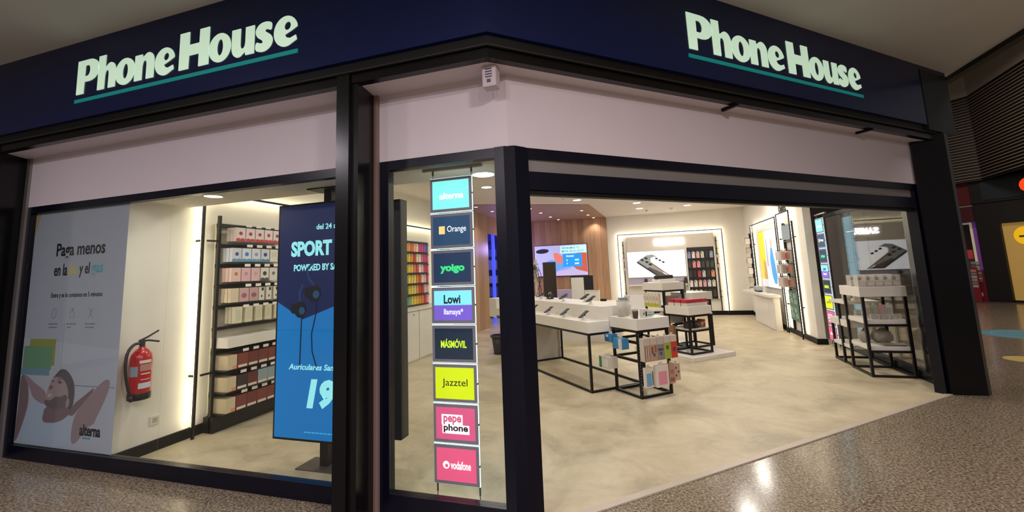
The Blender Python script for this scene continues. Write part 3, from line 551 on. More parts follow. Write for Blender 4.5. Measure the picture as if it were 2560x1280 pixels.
spec_rows = [
    [('red and white carton with red wave', 'e0d4d2', [(wave, 'c43c48'), (dot(.5, .58, .2, .7), 'b02c48')])]*6,
    [('pale carton with blue patch', 'c8ccd8', [(wave, '5c8cb4'), (dot(.5, .56, .2, .7), '3c4a8c')]), ('pale carton with light blue patch', 'd0d8e0', [(wave, '5090c0'), (dot(.5, .56, .22, .7), '3c78c8')]), ('pale carton with violet patch', 'd4d4dc', [(wave, '5898bc'), (dot(.5, .56, .2, .7), '8c90c8')]), ('pale carton with navy patch', 'ccd0d8', [(wave, '4c84b4'), (dot(.5, .56, .22, .7), '2c3c74')])]+[('plain off-white carton', 'd8d4c4', [(rect(.2, .8, .4, .75), 'ccc8b8')])]*2,
    [('peach pink carton with orange patch', 'dcbcb4', [(dot(.5, .56, .2, .7), 'b87858')]), ('rose pink carton', 'd8aeb4', [(dot(.5, .56, .2, .7), 'b8909c')]), ('pale rose carton', 'd8b4b8', [(dot(.5, .56, .2, .7), 'c8a09c')]), ('white carton with dark round print', 'd8d4c8', [(dot(.5, .56, .24, .7), '34383c'), (wave, '48484c')]), ('white carton with grey print', 'd4d0c4', [(dot(.5, .56, .2, .7), '686a74')]), ('plain cream carton', 'd8d4c0', [(rect(.2, .8, .35, .7), 'ccc8b4')])],
    [('cream flat carton on edge', 'd4c4a8', []), ('pink earphone carton', 'c8a4a4', [(dot(.5, .45, .3, .6), 'a06070')]), ('dusky pink earphone carton', 'c09c9c', [(dot(.5, .45, .3, .6), '985868')])]+[('white carton with small black square', 'd8d4c8', [(rect(.45, .85, .72, .95), '28242c'), (dot(.5, .3, .12, .8), '201c20')])]*4,
    [('slim cream charger carton', 'd4ccb0', [(rect(.2, .8, .2, .8), 'c4c4a8')])]*5]
for r_, row in enumerate(spec_rows):
    n = len(row); x = .06
    for k, (nm, body, dec) in enumerate(row):
        w_ = .115; h_ = .155; step = .128
        if r_ == 3: w_ = (.10 if k == 0 else .12 if k < 3 else .075); step = (.11 if k == 0 else .13 if k < 3 else .105)
        if r_ == 4: w_ = .095; h_ = .18; step = .135
        if r_ == 4 and k == 0: x = .12
        if r_ == 0 and k == 0: x = .10
        pack('%s, %s row of left wall rack, %s' % (nm, rowname[r_], ORD[k]), x, rowz[r_]-.0, w_, h_, .042 if k == 0 else .15, body, dec, G1)
        if k == 0:
            for q in (1, 2): pack('%s %s leftmost, %s rack row' % (nm, ('just behind', 'farthest behind')[q-1], rowname[r_]), x, rowz[r_]-.0, w_, h_, .042, body, [], G1, front=-.24+q*.05)
        x += step
for k, (z, h_) in enumerate(((1.115, .30), (1.46, .12))):
    pack(('tall yellow carton at right end of the left wall rack', 'short yellow carton at right end of left wall rack')[k], .86, z, .13, h_, .10, 'c8a032', [(rect(0, 1, .86, .96), 'd0a89c')], G1, name='yellow_carton')
low_rows = [['7c3c34', '6a302e', '70342e', '74382f', '60282c', 'c0784c'], ['2c2426', '5e2828', '8a9ca4', '8a9ca4', '5a2a26', '2e2220'], ['743830', '6c3430', '783c34', '743a32', '6e3430', 'a86c5c']]
for r_, row in enumerate(low_rows):
    x = .17
    for k, c_ in enumerate(row):
        nm = {'2': 'black', '8': 'grey blue', 'c': 'orange', 'a': 'terracotta'}.get(c_[0], 'brown')
        pack('%s phone cover carton on %s of left wall rack, %s' % (nm, rowname[5+r_], ORD[k]), x, lowz[r_]+.0005, .132, .15, .16, c_, [(rect(.06, .9, .02, .2), 'd8ccc0')], G1, front=-.255); x += .136
    pack('cream carton seen edge on, %s of left wall rack' % rowname[5+r_], .05, lowz[r_]+.0005, .11, .15, .20, 'c8b898', [(rect(.55, 1, 0, .25), 'd88c6c')], G1, front=-.255)

# ============================================================ COLOURED PHONE CASES AND CABINETS ON THE LEFT WALL
CY0 = 6.98
t = thing('case_board', 'black slatted board hung with colourful phone cases on left wall', 'board', (-4.70, CY0, 0), R(90))
box('panel', 0, 1.72, -.03, -.001, .945, 2.30, flat('262422'), t)
for k in range(6): box('slat', 0, 1.72, -.045, -.03, 1.15+k*.218-.012, 1.15+k*.218+.012, flat('3a3632'), t)
cabt = tag(box('cabinet_worktop', -4.695, -4.19, 5.9, 9.0, .925, .944, WHITE, bev=.003), 'white worktop over the cabinets below colourful phone cases', 'worktop')
for k in range(4):
    c = thing('wall_cabinet', 'white storage cabinet below the colourful cases, %s' % ORD[k], 'cabinet', (-4.70, 5.92+k*.77, 0), R(90), 'white cabinets along left wall')
    box('body', 0, .76, -.47, -.03, .003, .925, WHITE, c); d = box('door', .006, .754, -.49, -.47, .03, .915, WHITE, c, .003); cyl('lock', .56, -.495, .84, .86, .012, GREY, d, n=10)
PAL = [['e8c83c', 'e89c34', 'd8685c', 'e8b08c', 'f0dcc0', 'd0489c', 'd8487c', '8c68b0', '705cb0'], ['e8c83c', 'e0bc44', 'dc9c2c', 'c83424', 'ecd0b0', 'f0dcd0', 'd06c94', 'cc447c', 'c8447c'], ['e4cc2c', 'e0c440', 'e0bc58', 'dc7850', 'cc4444', 'f0e0c8', 'e8b0b0', 'c43c60', 'c43c70'], ['8cb89c', 'e4d028', 'dcc058', 'e0c870', 'dc8030', 'c44c34', 'ecdcc4', 'e8b4b8', 'b83c6c'], ['2c7c54', 'c8bc2c', 'd4c440', 'd8c07c', 'dc8c30', 'b83c34', 'b43434', 'd8b4b0', 'd4acb0'], ['6cb48c', '5ca488', 'd8b82c', 'd8bc4c', 'd8a83c', 'c8942c', 'dc7c2c', 'c03c3c', 'e49cac']]
def cname(h):
    r_, g_, b_ = [int(h[i:i+2], 16) for i in (0, 2, 4)]; mx, mn = max(r_, g_, b_), min(r_, g_, b_)
    if mx-mn < 30: return 'white' if mx > 190 else 'grey' if mx > 110 else 'black'
    if g_ >= r_ and g_ > b_: return 'green'
    if b_ > r_ and b_ >= g_: return 'blue' if r_ < 120 else 'violet'
    if r_ > 200 and g_ > 205: return 'cream'
    if b_ > 110 and g_ < 130: return 'magenta' if b_ > 135 else 'pink'
    if g_ > 180 and b_ < 130: return 'yellow'
    if g_ > 140 and b_ < 110: return 'golden'
    if g_ > 110: return 'orange' if b_ < 90 else 'peach' if r_ > 215 else 'pale pink'
    return 'red'
def case_mesh(w_, h_, d):
    pts = [(0, 0), (w_, 0), (w_, h_), (w_*.62, h_), (w_*.62, h_*1.13), (w_*.38, h_*1.13), (w_*.38, h_), (0, h_)]
    n = len(pts); v = [(x, 0, z) for x, z in pts]+[(x, -d, z) for x, z in pts]
    return mesh('case_pack', v, [tuple(range(n-1, -1, -1)), tuple(range(n, 2*n))]+[(i, i+n, (i+1) % n+n, (i+1) % n) for i in range(n)])
CM = {}
def phone_case(label, loc, rz, w_, h_, c_, group, inner=None):
    key = (w_, h_)
    p = thing('phone_case', label, 'phone case', loc, rz, group)
    if key not in CM: CM[key] = case_mesh(w_, h_, .03)
    if (key, c_) not in CM:
        me = CM[key].copy(); me.materials.append(flat(c_)); CM[(key, c_)] = me
        ca = mesh('camera_cutout', [(w_*.14, -.0306, h_*.76), (w_*.42, -.0306, h_*.76), (w_*.42, -.0306, h_*.93), (w_*.14, -.0306, h_*.93), (w_*.14, -.03, h_*.76), (w_*.42, -.03, h_*.76), (w_*.42, -.03, h_*.93), (w_*.14, -.03, h_*.93)], [(0, 1, 2, 3), (0, 4, 5, 1), (1, 5, 6, 2), (2, 6, 7, 3), (3, 7, 4, 0)])
        ca.materials.append(flat(inner or '2a2624')); CM[(key, c_, 'c')] = ca
    link('shell', CM[(key, c_)], None, p); link('camera_cutout', CM[(key, c_, 'c')], None, p)
    return p
rn6 = ['top', 'second', 'third', 'fourth', 'fifth', 'bottom']
for r_ in range(6):
    for k in range(9):
        c_ = PAL[r_][k]
        for rep, off in ((0, 0),):
            phone_case('%s phone case on the left wall board, %s row, %s' % (cname(c_), rn6[r_], ORD[k]), (-4.652, CY0+.68+k*.108, 2.075-r_*.218), R(90), .088, .155, c_, 'colourful cases on the left wall board')
# ============================================================ WALL TELEVISION
t = thing('wall_television', 'large wall television on timber showing a tablet repair advert', 'television', (-3.687, 14.598, 1.338))
TVW, TVH = 1.515, .885; box('bezel', 0, TVW, -.05, -.0, 0, TVH, flat('14101c'), t, .004)
o = plate('screen', rect(.015, TVW-.015, .018, TVH-.015), -.05, flat('a4a8cc', .8), t, .001)
def tv(nm, pts, c_, e_, k=.002): return plate(nm, pts, -.05, flat(c_, e_), o, k)
tv('print', [(.18, .38), (.50, .48), (.95, .43), (1.05, .22), (.55, .10)], '8494d8', .8, .0015); tv('print', [(.24, .38), (.50, .455), (.86, .415), (.92, .26), (.58, .15)], '5c94cc', .8); tv('print', [(.015, .018), (TVW-.015, .018), (TVW-.015, .10), (.75, .17), (.55, .10), (.3, .2), (.015, .12)], 'b0a4cc', .8)
tv('print', ell(.24, .72, .19, .065, 20, .05), '181420', .1); tv('print', ell(.37, .735, .05, .04, 12), '241c28', .1, .0025)
tv('print', [(.56, .65), (.66, .66), (.86, .52), (.80, .36), (.66, .37), (.57, .5)], 'd87464', .7, .0022); tv('print', [(1.12, .55), (1.25, .68), (1.49, .62), (1.49, .10), (1.2, .18), (1.06, .3)], 'c05c48', .6, .0022)
tv('print', rect(.76, 1.49, .64, .84), 'b0ecf0', 1.0, .003); tv('print', rect(.82, 1.35, .26, .62), '1888d4', .9, .003)
txt('print', 'REPARAMOS TU', flat('50808c', .3), o, .80, 1.30, .755, .81, -.053, .02, .0006); txt('print', 'MÓVIL EN EL ACTO', flat('50808c', .3), o, .80, 1.42, .665, .735, -.053, .02, .0006)
txt('print', 'iPHONE', flat('d8f0fc', 1), o, .92, 1.13, .53, .575, -.053, .03, .0006)
t.scale = (1.2167, 1.2, 1.2167)
for z, a_, b_ in ((.42, '6', '45€'), (.32, '7', '50€')): txt('print', a_, flat('d8f0fc', 1), o, .92, .955, z, z+.05, -.053, .03, .0006); txt('print', b_, flat('d8f0fc', 1), o, 1.15, 1.27, z, z+.05, -.053, .03, .0006)
# ============================================================ DEMO TABLE WITH PHONES
def loc_of(O, x, y, z=0, a=AL): return (O[0]+x*math.cos(a)-y*math.sin(a), O[1]+x*math.sin(a)+y*math.cos(a), z)
TA = (-.78, 5.74)
t = thing('demo_table', 'long white two-tier demo table on a black tube frame', 'table', (*TA, 0), AL)
box('lower_tier', 0, .40, 0, 3.10, .747, .89, WHITE, t, .004); box('upper_tier', .28, .85, .06, 3.10, .75, 1.07, WHITE, t, .004); box('end_block', 0, .85, 3.102, 3.47, .70, 1.066, WHITE, t, .004); box('underside', .40, .85, 0, 3.1, .747, .76, WHITE, t)
for xx in (.012, .84):
    for yy in (.012, 2.1): box('leg', xx-.014, xx+.014, yy-.014, yy+.014, .003, .72, BLK, t)
    box('rail', xx-.014, xx+.014, .026, 2.086, .003, .031, BLK, t); box('rail', xx-.014, xx+.014, 0, 3.1, .72, .747, BLK, t)
for yy in (.012, 2.1): box('rail', .026, .826, yy-.014, yy+.014, .003, .031, BLK, t); box('rail', .026, .826, yy-.014, yy+.014, .72, .747, BLK, t)
box('pedestal', .12, .84, 2.15, 2.93, .003, .745, mat('grey_white_panel', 'bcb4a8', .45), t)
def display_phone(label, x, y, z, tilt=32):
    p = thing('display_phone', label, 'phone', loc_of(TA, x, y, z), AL, 'demo phones on the long table')
    cyl('stand_base', 0, 0, 0, .012, .04, WHT, p); cyl('stand_post', 0, 0, .012, .06, .018, WHT, p, r1=.022)
    a = R(tilt); ph = box('handset', -.08, .08, -.037, .037, 0, .009, flat('141416'), p, .003); ph.location = (0, 0, .075); ph.rotation_euler = (0, -a, 0)
    sc = box('screen', -.075, .075, -.034, .034, .009, .0096, flat('26262c'), ph)
    box('anti_theft_block', -.018, .018, -.014, .014, -.02, 0, flat('1a1a1c'), ph)
pos = ['at the near end', 'second from the near end', 'third from the near end', 'fourth from the near end', 'fifth from the near end', 'sixth from the near end']
for k, (x, y) in enumerate(((.11, .25), (.11, .74), (.11, 1.22), (.11, 1.72), (.11, 2.25), (.11, 2.75))): display_phone('black demo phone on the lower tier of the table, %s' % pos[k], x, y, .89)
for k, (x, y) in enumerate(((.40, .48), (.44, 1.30), (.50, 2.15), (.62, .95))): display_phone(('black demo phone on the upper tier of the table, %s' % pos[k]) if k < 3 else 'black demo phone at the rear edge of upper tier', x, y, 1.07, 28)
t = thing('cable_pole', 'white pole with clamps and cables on the upper table tier', 'pole', loc_of(TA, .62, 2.55, 1.07), AL)
cyl('base', 0, 0, 0, .02, .07, WHT, t); cyl('pole', 0, 0, .02, .72, .026, mat('ivory_plastic', 'c0b8ac', .5), t)
for z in (.30, .42, .50, .62): box('clamp', -.05, .05, -.03, .03, z, z+.03, flat('b4aca0'), t, .006)
for k in range(3): tube('cable', [(.03-.03*k, -.03, .58), (.07-.05*k, -.07, .4), (.02+.02*k, -.05, .2), (-.06+.05*k, -.08, .022)], .006, flat('2a2624'), t)
lathe('lamp_head', [(.02, .52), (.05, .54), (.05, .60), (.03, .62)], flat('3a3430'), t, (-.055, 0, 0), 12)
t = thing('headphones_stand', 'black headphones resting on a small stand on the table', 'headphones', loc_of(TA, .60, 2.02, 1.07), AL)
box('stand', -.05, .05, -.04, .04, 0, .02, flat('1c1a1c'), t, .004)
for r_, m_ in ((.085, '1a181a'), (.066, 'b8b4b0')): tube('headband', [(0, -r_*math.cos(R(a)), .02+.012+r_*1.2*math.sin(R(a))) for a in range(0, 181, 15)], .008, flat(m_), t)
for s_ in (-1, 1): cyl('ear_cup', 0, s_*.08, .02, .075, .03, flat('201e20'), t)
t = thing('standing_screen', 'tall dark display panel standing behind the cable pole', 'screen', (-2.05, 8.75, .0032), 0)
box('base', -.02, .30, -.08, .12, 0, .02, BLK, t); box('panel', 0, .27, 0, .04, .02, 1.74, flat('2c201c'), t, .006)
# service counter behind the table
t = thing('service_counter', 'white service counter behind the demo table', 'counter', (-2.35, 9.6, 0))
box('body', 0, 1.75, .02, .6, .0032, .80, WHITE, t); box('worktop', -.03, 1.78, 0, .63, .80, .84, WHITE, t, .004)
t = thing('lilac_box', 'lilac tinted white box standing on the service counter', 'box', (-2.02, 9.62, .8405)); box('carton', 0, .38, 0, .12, 0, .29, flat('b4a8cc'), t, .004); box('print', .16, .20, -.001, 0, .13, .16, flat('4a4468'), t); box('print', .24, .30, -.001, 0, .135, .155, flat('6a6488'), t)
t = thing('white_box', 'white box at the right end of the service counter', 'box', (-1.335, 9.62, .8405)); box('carton', 0, .31, 0, .16, 0, .27, WHT, t, .004); box('lid_edge', -.003, .313, -.003, .163, .235, .27, flat('d8d2c4'), t)
t = thing('sign_holder', 'tall white sign card on the service counter', 'sign', (-1.62, 9.60, .8405)); box('card', 0, .28, 0, .008, .01, .55, WHT, t); box('foot', .02, .26, -.02, .06, 0, .01, flat('b8b4ac'), t)
t = thing('monitor', 'black monitor behind the white sign card', 'monitor', (-1.70, 10.0, .8405)); box('screen', 0, .52, 0, .04, .16, .58, flat('16121a'), t, .006); box('neck', .23, .29, .03, .06, .012, .20, BLK, t); box('foot', .14, .38, -.05, .15, 0, .012, BLK, t)
t = thing('desk_phone', 'dark desk telephone on the service counter', 'telephone', (-1.12, 9.90, .8405)); box('body', 0, .22, 0, .12, 0, .05, BLK, t, .01); box('handset', .0, .05, .0, .12, .05, .085, BLK, t, .008)
t = thing('waste_bin', 'black waste bin standing behind the corner post', 'bin', (-2.86, 8.15, .0032)); lathe('bucket', [(.10, 0), (.14, .33), (.13, .33), (.09, .02)], flat('1c1822'), t); lathe('rim', [(.14, .31), (.165, .32), (.165, .36), (.14, .36)], flat('241c22'), t, cap=False)
# ============================================================ SMALL RACK IN FRONT
RA = (-.165, 5.583)
def tube_stand(name, label, loc, wx, wy, h, rings, rz=AL, extra=None):
    t = thing(name, label, 'rack', loc, rz); b = .015
    for xx in (b, wx-b):
        for yy in (b, wy-b): box('leg', xx-b, xx+b, yy-b, yy+b, 0, h, BLK, t)
    for z in rings:
        for yy in (b, wy-b): box('rail', 2*b, wx-2*b, yy-b, yy+b, z, z+.03, BLK, t)
        for xx in (b, wx-b): box('rail', xx-b, xx+b, 2*b, wy-2*b, z, z+.03, BLK, t)
    return t
rk = tube_stand('display_rack', 'small black tube rack with white tray nearest the entrance', (*RA, .0032), .5, .5, .805, (0, .42, .64, .775))
box('tray', -.015, .515, -.015, .515, .807, .942, WHITE, rk, .004)
for k in range(20):
    z = .46+k*.016
    box('slot', .0125, .0175, -.0012, -.0002, .10+k*.034, .115+k*.034, flat('c8c0b4'), rk)
def hung(label, x, y, z, w_, h_, d, body, dec, rz_extra=0, O=RA, name='hanging_pack', group='packs hung on the small rack', cat='package', hook=True):
    p = thing(name, label, cat, loc_of(O, x, y, z), AL+rz_extra, group)
    box('carton', 0, w_, 0, d, 0, h_, flat(body) if isinstance(body, str) else body, p)
    for pts, cc in dec: plate('print', [(a*w_, b*h_) for a, b in pts], 0, flat(cc) if isinstance(cc, str) else cc, p, .001)
    if hook: box('hang_tab', w_*.35, w_*.65, d*.4, d*.6, h_, h_+.03, flat('d0c8bc'), p)
    return p
PT = flat('c8b0a0')
zig = [[(0, 1), (0, .9), (.3, .8), (.6, .9), (1, .78), (1, .88), (.6, 1), (.3, .9)]]
pouch = [('clear pouch with brown stripes', 'c0b4a8', [(rect(.12, .3, 0, .7), '8c6458'), (rect(.45, .62, 0, .7), '946c60'), (rect(.78, .92, 0, .7), '8c6458')]), ('clear pouch with brown zigzags and teal seal', 'c4b4a4', [(rect(0, 1, 0, .7), 'b48c74'), (rect(.1, .4, .3, .62), '8a5c48'), (rect(.6, .9, .36, .66), '8a5c48'), (dot(.5, .25, .2, .4), '3c7c94')]), ('grey patterned pouch with teal seal', 'bcb0a8', [(rect(0, 1, 0, .68), '8a7c80'), (rect(.1, .9, .4, .5), '68585c'), (dot(.5, .28, .2, .4), '3a7084')]), ('lime green pouch with teal seal', 'c4bcb0', [(rect(0, 1, 0, .72), '9cac3c'), (dot(.5, .5, .26, .4), '2c7470')]), ('red orange pouch with blue seal', 'c8bcb4', [(rect(0, 1, 0, .72), 'c43c28'), (dot(.5, .38, .26, .4), '3c6c9c')])]
for k, (nm, b_, d_) in enumerate(pouch): hung(nm+' on the small rack', -.005+k*.108, -.10, .452, .10, .27, .07, b_, d_)
hung('pale blue hanging card on lower row of the small rack', .0, -.09, .15, .125, .23, .04, 'd4ccc0', [(rect(.12, .78, .08, .72), '6ca0c4'), (rect(.84, .96, .1, .8), '4a4844')])
hung('pink hanging card on lower row of the small rack', .155, -.11, .14, .19, .25, .05, 'd8d0c4', [(rect(.15, .85, .1, .72), 'd88ca0')])
hung('brown patterned pouch on lower row of the small rack', .38, -.09, .15, .085, .235, .05, 'b48c7c', [(rect(.1, .9, .1, .3), '8c5c50'), (rect(.2, .8, .5, .7), '9c6c5c')])
hung('spotted pouch at right end of lower row on small rack', .475, -.07, .17, .10, .20, .04, 'c0a898', [(dot(.3, .3, .14, .5), '6c4438'), (dot(.7, .5, .14, .5), '6c4438'), (dot(.35, .75, .14, .5), '6c4438')])
# left face of the rack: local x runs along -e2
for nm, x, y, z, w_, h_, d_, c_, dec in (('blue carton tag-hung on left face of small rack', -.10, .53, .63, .15, .10, .09, '3a7cb0', [(rect(.1, .6, .1, .6), '2c5c94'), (rect(.2, .5, .6, .9), 'c8d8e4')]), ('tilted blue and white carton on left face of small rack', -.12, .33, .57, .17, .13, .11, '4488b8', [(rect(0, .6, .3, 1), '3a8cc4'), (rect(.6, 1, 0, 1), 'd0d0d0')]), ('green and white carton on left face of small rack', -.16, .60, .30, .20, .14, .15, 'd0c8bc', [(rect(0, .28, 0, 1), '2c7c5c'), (rect(.34, .92, .15, .85), 'e0dcd4')])):
    hung(nm, x, y, z, w_, h_, d_, c_, dec, R(-90))
GT = 'goods on top of the small rack'; zt = .9455
def clearcup(label, x, y, r_, h_, O=RA, z=zt, grp=GT, fill=None):
    p = thing('clear_container', label, 'container', loc_of(O, x, y, z), AL, grp)
    lathe('wall', [(r_*.86, 0), (r_, h_), (r_*.97, h_), (r_*.83, .006)], FROST, p); lathe('rim', [(r_, h_-.008), (r_*1.05, h_-.006), (r_*1.05, h_+.004), (r_*.97, h_+.004)], flat('c8c4c0'), p, cap=False)
    if fill: cyl('contents', 0, 0, .004, h_*.55, r_*.6, flat(fill), p, n=12)
clearcup('left tall clear cup on top of small rack', .07, .36, .058, .21, fill='b8b0a4'); clearcup('right tall clear cup on top of small rack', .19, .42, .058, .21, fill='c4bcb4')
t = thing('price_card', 'slanted white price card on top of the small rack', 'card', loc_of(RA, .24, .36, zt), AL-R(20), GT); c_ = box('card', 0, .19, 0, .006, 0, .27, WHT, t); c_.rotation_euler = (R(-8), 0, R(0)); box('foot', 0, .19, .0, .05, 0, .004, WHT, t)
t = thing('dark_tumbler', 'dark grey tumbler at the front corner of small rack', 'tumbler', loc_of(RA, .06, .08, zt), AL, GT); lathe('body', [(.03, 0), (.036, .09), (.034, .092)], flat('3c3834'), t); lathe('lid', [(.037, .088), (.037, .10), (.03, .104)], flat('8a8478'), t)
hung('small white carton with black phone print on small rack', .15, .05, zt, .085, .11, .05, 'd8d4cc', [(rect(.55, .85, .15, .7), '2c2826'), (rect(.1, .4, .3, .6), '8a8680')], group=GT, hook=False, name='small_carton')
hung('small white carton beside the black tumbler on small rack', .10, .16, zt, .07, .11, .05, 'd4cec4', [(rect(.2, .8, .2, .6), 'a8a49c')], group=GT, hook=False, name='small_carton')
for k in range(3): hung('teal and white carton on small rack, %s' % ORD[k], .27+k*.07, .10+.05*k, zt, .065, .085-.012*k, .05, 'd0d0c8', [(rect(.1, .9, .15, .4), '58a4a0'), (rect(.1, .9, .55, .65), '78aca8')], group=GT, hook=False, name='small_carton')
t = thing('folded_gadget', 'white and teal gadget resting across the clear cups', 'gadget', loc_of(RA, .10, .36, zt+.216), AL, GT); box('body', -.05, .06, -.03, .03, 0, .03, flat('8c98a4'), t, .008); box('tip', .04, .12, -.015, .015, .012, .055, flat('d8d4cc'), t, .008)
# ============================================================ GONDOLA ON THE WHITE PLATFORM
GA = (.63, 7.96)
tag(box('display_platform', -.16, .84, -.165, 1.25, .0032, .07, WHITE, bev=.003, loc=(*GA, 0), rz=AL), 'low white platform under the black gondola racks', 'platform')
gf = tube_stand('gondola_rack', 'low black gondola rack carrying the red cartons', (*GA, .0702), .5, .5, .655, (0, .37, .62))
box('tray', -.02, .52, -.02, .52, .657, .797, WHITE, gf, .004); box('shelf', .03, .47, .03, .47, .401, .42, WHITE, gf)
gt = tube_stand('gondola_rack', 'tall black gondola rack carrying the black topped box', loc_of(GA, 0, .55, .0702), .5, .5, 1.06, (0, .42, .75, 1.03))
box('tray', -.02, .52, -.0, .52, 1.062, 1.20, WHITE, gt, .004); box('tray', -.03, .47, .03, .47, .46, .60, WHITE, gt, .004); box('shelf', .03, .47, .03, .47, .78, .79, WHITE, gt)
gr = tube_stand('gondola_rack', 'right hand black gondola rack with an empty white tray', loc_of(GA, .56, .42, .0702), .48, .48, .85, (0, .55, .82))
box('tray', -.02, .50, -.02, .50, .852, .99, WHITE, gr, .004); box('shelf', -.05, .45, -.03, .45, .581, .605, WHITE, gr, .003)
GG = 'goods on the gondola racks'; zr = .0702+.7972
for k in range(7): hung('red lidded flat carton on the low gondola, %s' % ORD[k], .0+k*.069, .02, zr, .064, .115, .13, 'd4ccc8', [], O=GA, group=GG, hook=False, name='red_carton')
for r_ in range(2):
    for k in range(3): hung('red lidded carton in the %s row of the low gondola, %s' % (('second', 'third')[r_], ORD[k]), .0+k*.069, .17+r_*.15, zr, .064, .115, .13, 'd4ccc8', [], O=GA, group=GG, hook=False, name='red_carton')
for o_ in [q for q in COL.objects if q.name.startswith('red_carton')]:
    box('lid', -.001, .065, -.001, .131, .06, .116, flat('b02c40'), o_)
for k in range(6): hung('dark accessory carton on the low gondola shelf, %s' % ORD[k], .04+k*.072, .06+(k % 2)*.03, .0702+.4205, .066, .09+.02*(k % 3), .12, ('2a2628', '3c3432', '24201e', '7c2c30', '8c6a50', 'a03038')[k], [(rect(.15, .85, .5, .8), ('6c6864', '585450', '504c4a', 'c0b060', 'c8b8a0', 'c89090')[k])], O=GA, group=GG, hook=False, name='dark_carton')
for k in range(6): hung('white carton with lime base on the tall gondola, %s' % ORD[k], -.085, 1.09-k*.083, .83, .075, .25, .06, 'd8d0c4', [(rect(0, 1, .02, .28), 'b8bc2c'), (rect(.3, .7, .45, .8), 'c0b4a8'), (dot(.5, .62, .16, .35), '8a8078')], R(-90), O=GA, group=GG, name='lime_carton')
for k in range(3): hung('small pale carton on the tall gondola lower tray, %s' % ORD[k], .02+k*.12, .62, .0702+.6005, .09, .07, .07, ('d0ccc4', 'a8a49c', 'c8c0b4')[k], [(rect(.2, .8, .3, .7), '9c948c')], O=GA, group=GG, hook=False, name='pale_carton')
p = thing('speaker_box', 'white box with black soundbar on the tall gondola', 'box', loc_of(GA, .08, .70, .0702+1.2005), AL, GG); box('carton', 0, .40, 0, .2, 0, .06, WHT, p, .004); box('soundbar', -.02, .38, .03, .13, .06, .13, flat('2c2826'), p, .02)
hung('black carton hung on right side of the tall gondola', .525, .60, 1.04, .09, .24, .06, '3c3634', [(rect(.1, .9, .1, .9), '5c5652')], O=GA, group=GG, name='dark_carton')
hung('grey flat carton between the gondola trays', .12, .60, .0702+.7905, .30, .16, .10, '8c857c', [(rect(.05, .95, .1, .9), '787068')], O=GA, group=GG, hook=False, name='grey_carton')
for k, (x, z, c_, nm) in enumerate(((.675, .70, 'a4303c', 'red'),)): hung('%s carton hung on right face of the right gondola' % nm, x+.37, .52-.1*k, z, .09, .20, .05, c_, [(rect(.1, .9, .7, .95), 'd8d0c8')], O=GA, group=GG, name='side_carton')
hung('bright red carton on the right gondola shelf', .62, .46, .0702+.6055, .16, .055, .12, 'c01c34', [(rect(.1, .9, .3, .7), 'd84c58')], O=GA, group=GG, hook=False, name='red_box')
hung('brown card sleeve hung on left of the low gondola', -.10, .40, .34, .13, .20, .05, '7c5844', [(rect(.1, .9, .1, .9), '8a6450')], R(-90), O=GA, group=GG, name='brown_sleeve')
# ============================================================ RIGHT TUBE SHELF
SA = (2.765, 7.07)
t = thing('tube_shelf', 'black tube shelf with white boards beside the glass partition', 'shelf', (*SA, .0032), 0); b = .016
def sl(x, y, h): box('leg', x-b, x+b, y-b, y+b, 0, h, BLK, t)
for x, y, h in ((.016, .016, 1.05), (.49, .016, 1.05), (.03, .60, 1.05), (.49, .60, 1.05), (.06, 1.27, .62), (.49, 1.27, .62)): sl(x, y, h)
for z in (0, .316, .66): box('rail', 2*b, .475, 0, 2*b, z, z+.026, BLK, t)
box('rail', 0, 2*b, 2*b, .584, 0, .03, BLK, t); box('rail', .475, .505, 2*b, 1.25, 0, .03, BLK, t); box('rail', .045, .475, .584, .616, 0, .03, BLK, t); box('rail', .075, .475, 1.254, 1.286, 0, .03, BLK, t); box('rail', .03, .06, .616, 1.254, 0, .03, BLK, t)
box('top_tray', -.02, .51, -.01, .62, 1.052, 1.185, WHITE, t, .004); box('board', .03, .475, .03, .58, .686, .745, WHITE, t, .003); box('board', .03, .475, .03, .58, .342, .395, WHITE, t, .003)
box('board', .03, .475, .62, 1.28, .56, .66, WHITE, t, .003); box('board', .04, .475, .62, 1.25, .25, .30, WHITE, t, .003); box('board', .02, .475, .62, 1.20, .90, .94, WHITE, t, .003); sl(.04, .90, .90)
GS = 'goods on the tube shelf'
def goods(name, label, x, y, z, cat='package'): return thing(name, label, cat, (SA[0]+x, SA[1]+y, z+.0032), 0, GS)
for r_ in range(2):
    for k in range(5):
        p = goods('earbud_box', 'clear earbud box on top tray, %s row, %s' % (('front', 'back')[r_], ORD[k]), .0+k*.098, .03+r_*.22, 1.1855)
        box('shell', 0, .09, 0, .14, 0, .155, FROST, p); box('insert', .012, .078, .03, .11, .004, .07, flat('c4b8ac'), p); lathe('earbud', [(.012, 0), (.024, .012), (.02, .035), (.008, .042)], flat('2c2624'), p, (.045, .06, .086), 10); box('print', .01, .08, -.001, 0, .02, .06, flat('d0c4b8'), p)
for k, c_ in enumerate(('c8b8a8', 'a0b494', 'c49488', 'b8bcb4')):
    p = goods('blister_pack', 'pastel blister pack on the upper board, %s' % ORD[k], .05+k*.085, .10, .7455); box('card', 0, .08, .02, .05, 0, .19, flat(c_), p); box('blister', .01, .07, 0, .02, .05, .15, FROST, p); box('tab', .03, .05, .03, .04, .19, .21, flat('d8d4cc'), p)
for k in range(3):
    p = goods('cable_pack', 'coiled cable pack lying on the upper board, %s' % ORD[k], .10+k*.12, .045, .7455); box('tray', 0, .10, 0, .05, 0, .07, FROST, p); tube('coil', [(.05+.03*math.cos(a*.5), .025, .036+.025*math.sin(a*.5)) for a in range(26)], .005, flat('5c5450'), p, 6)
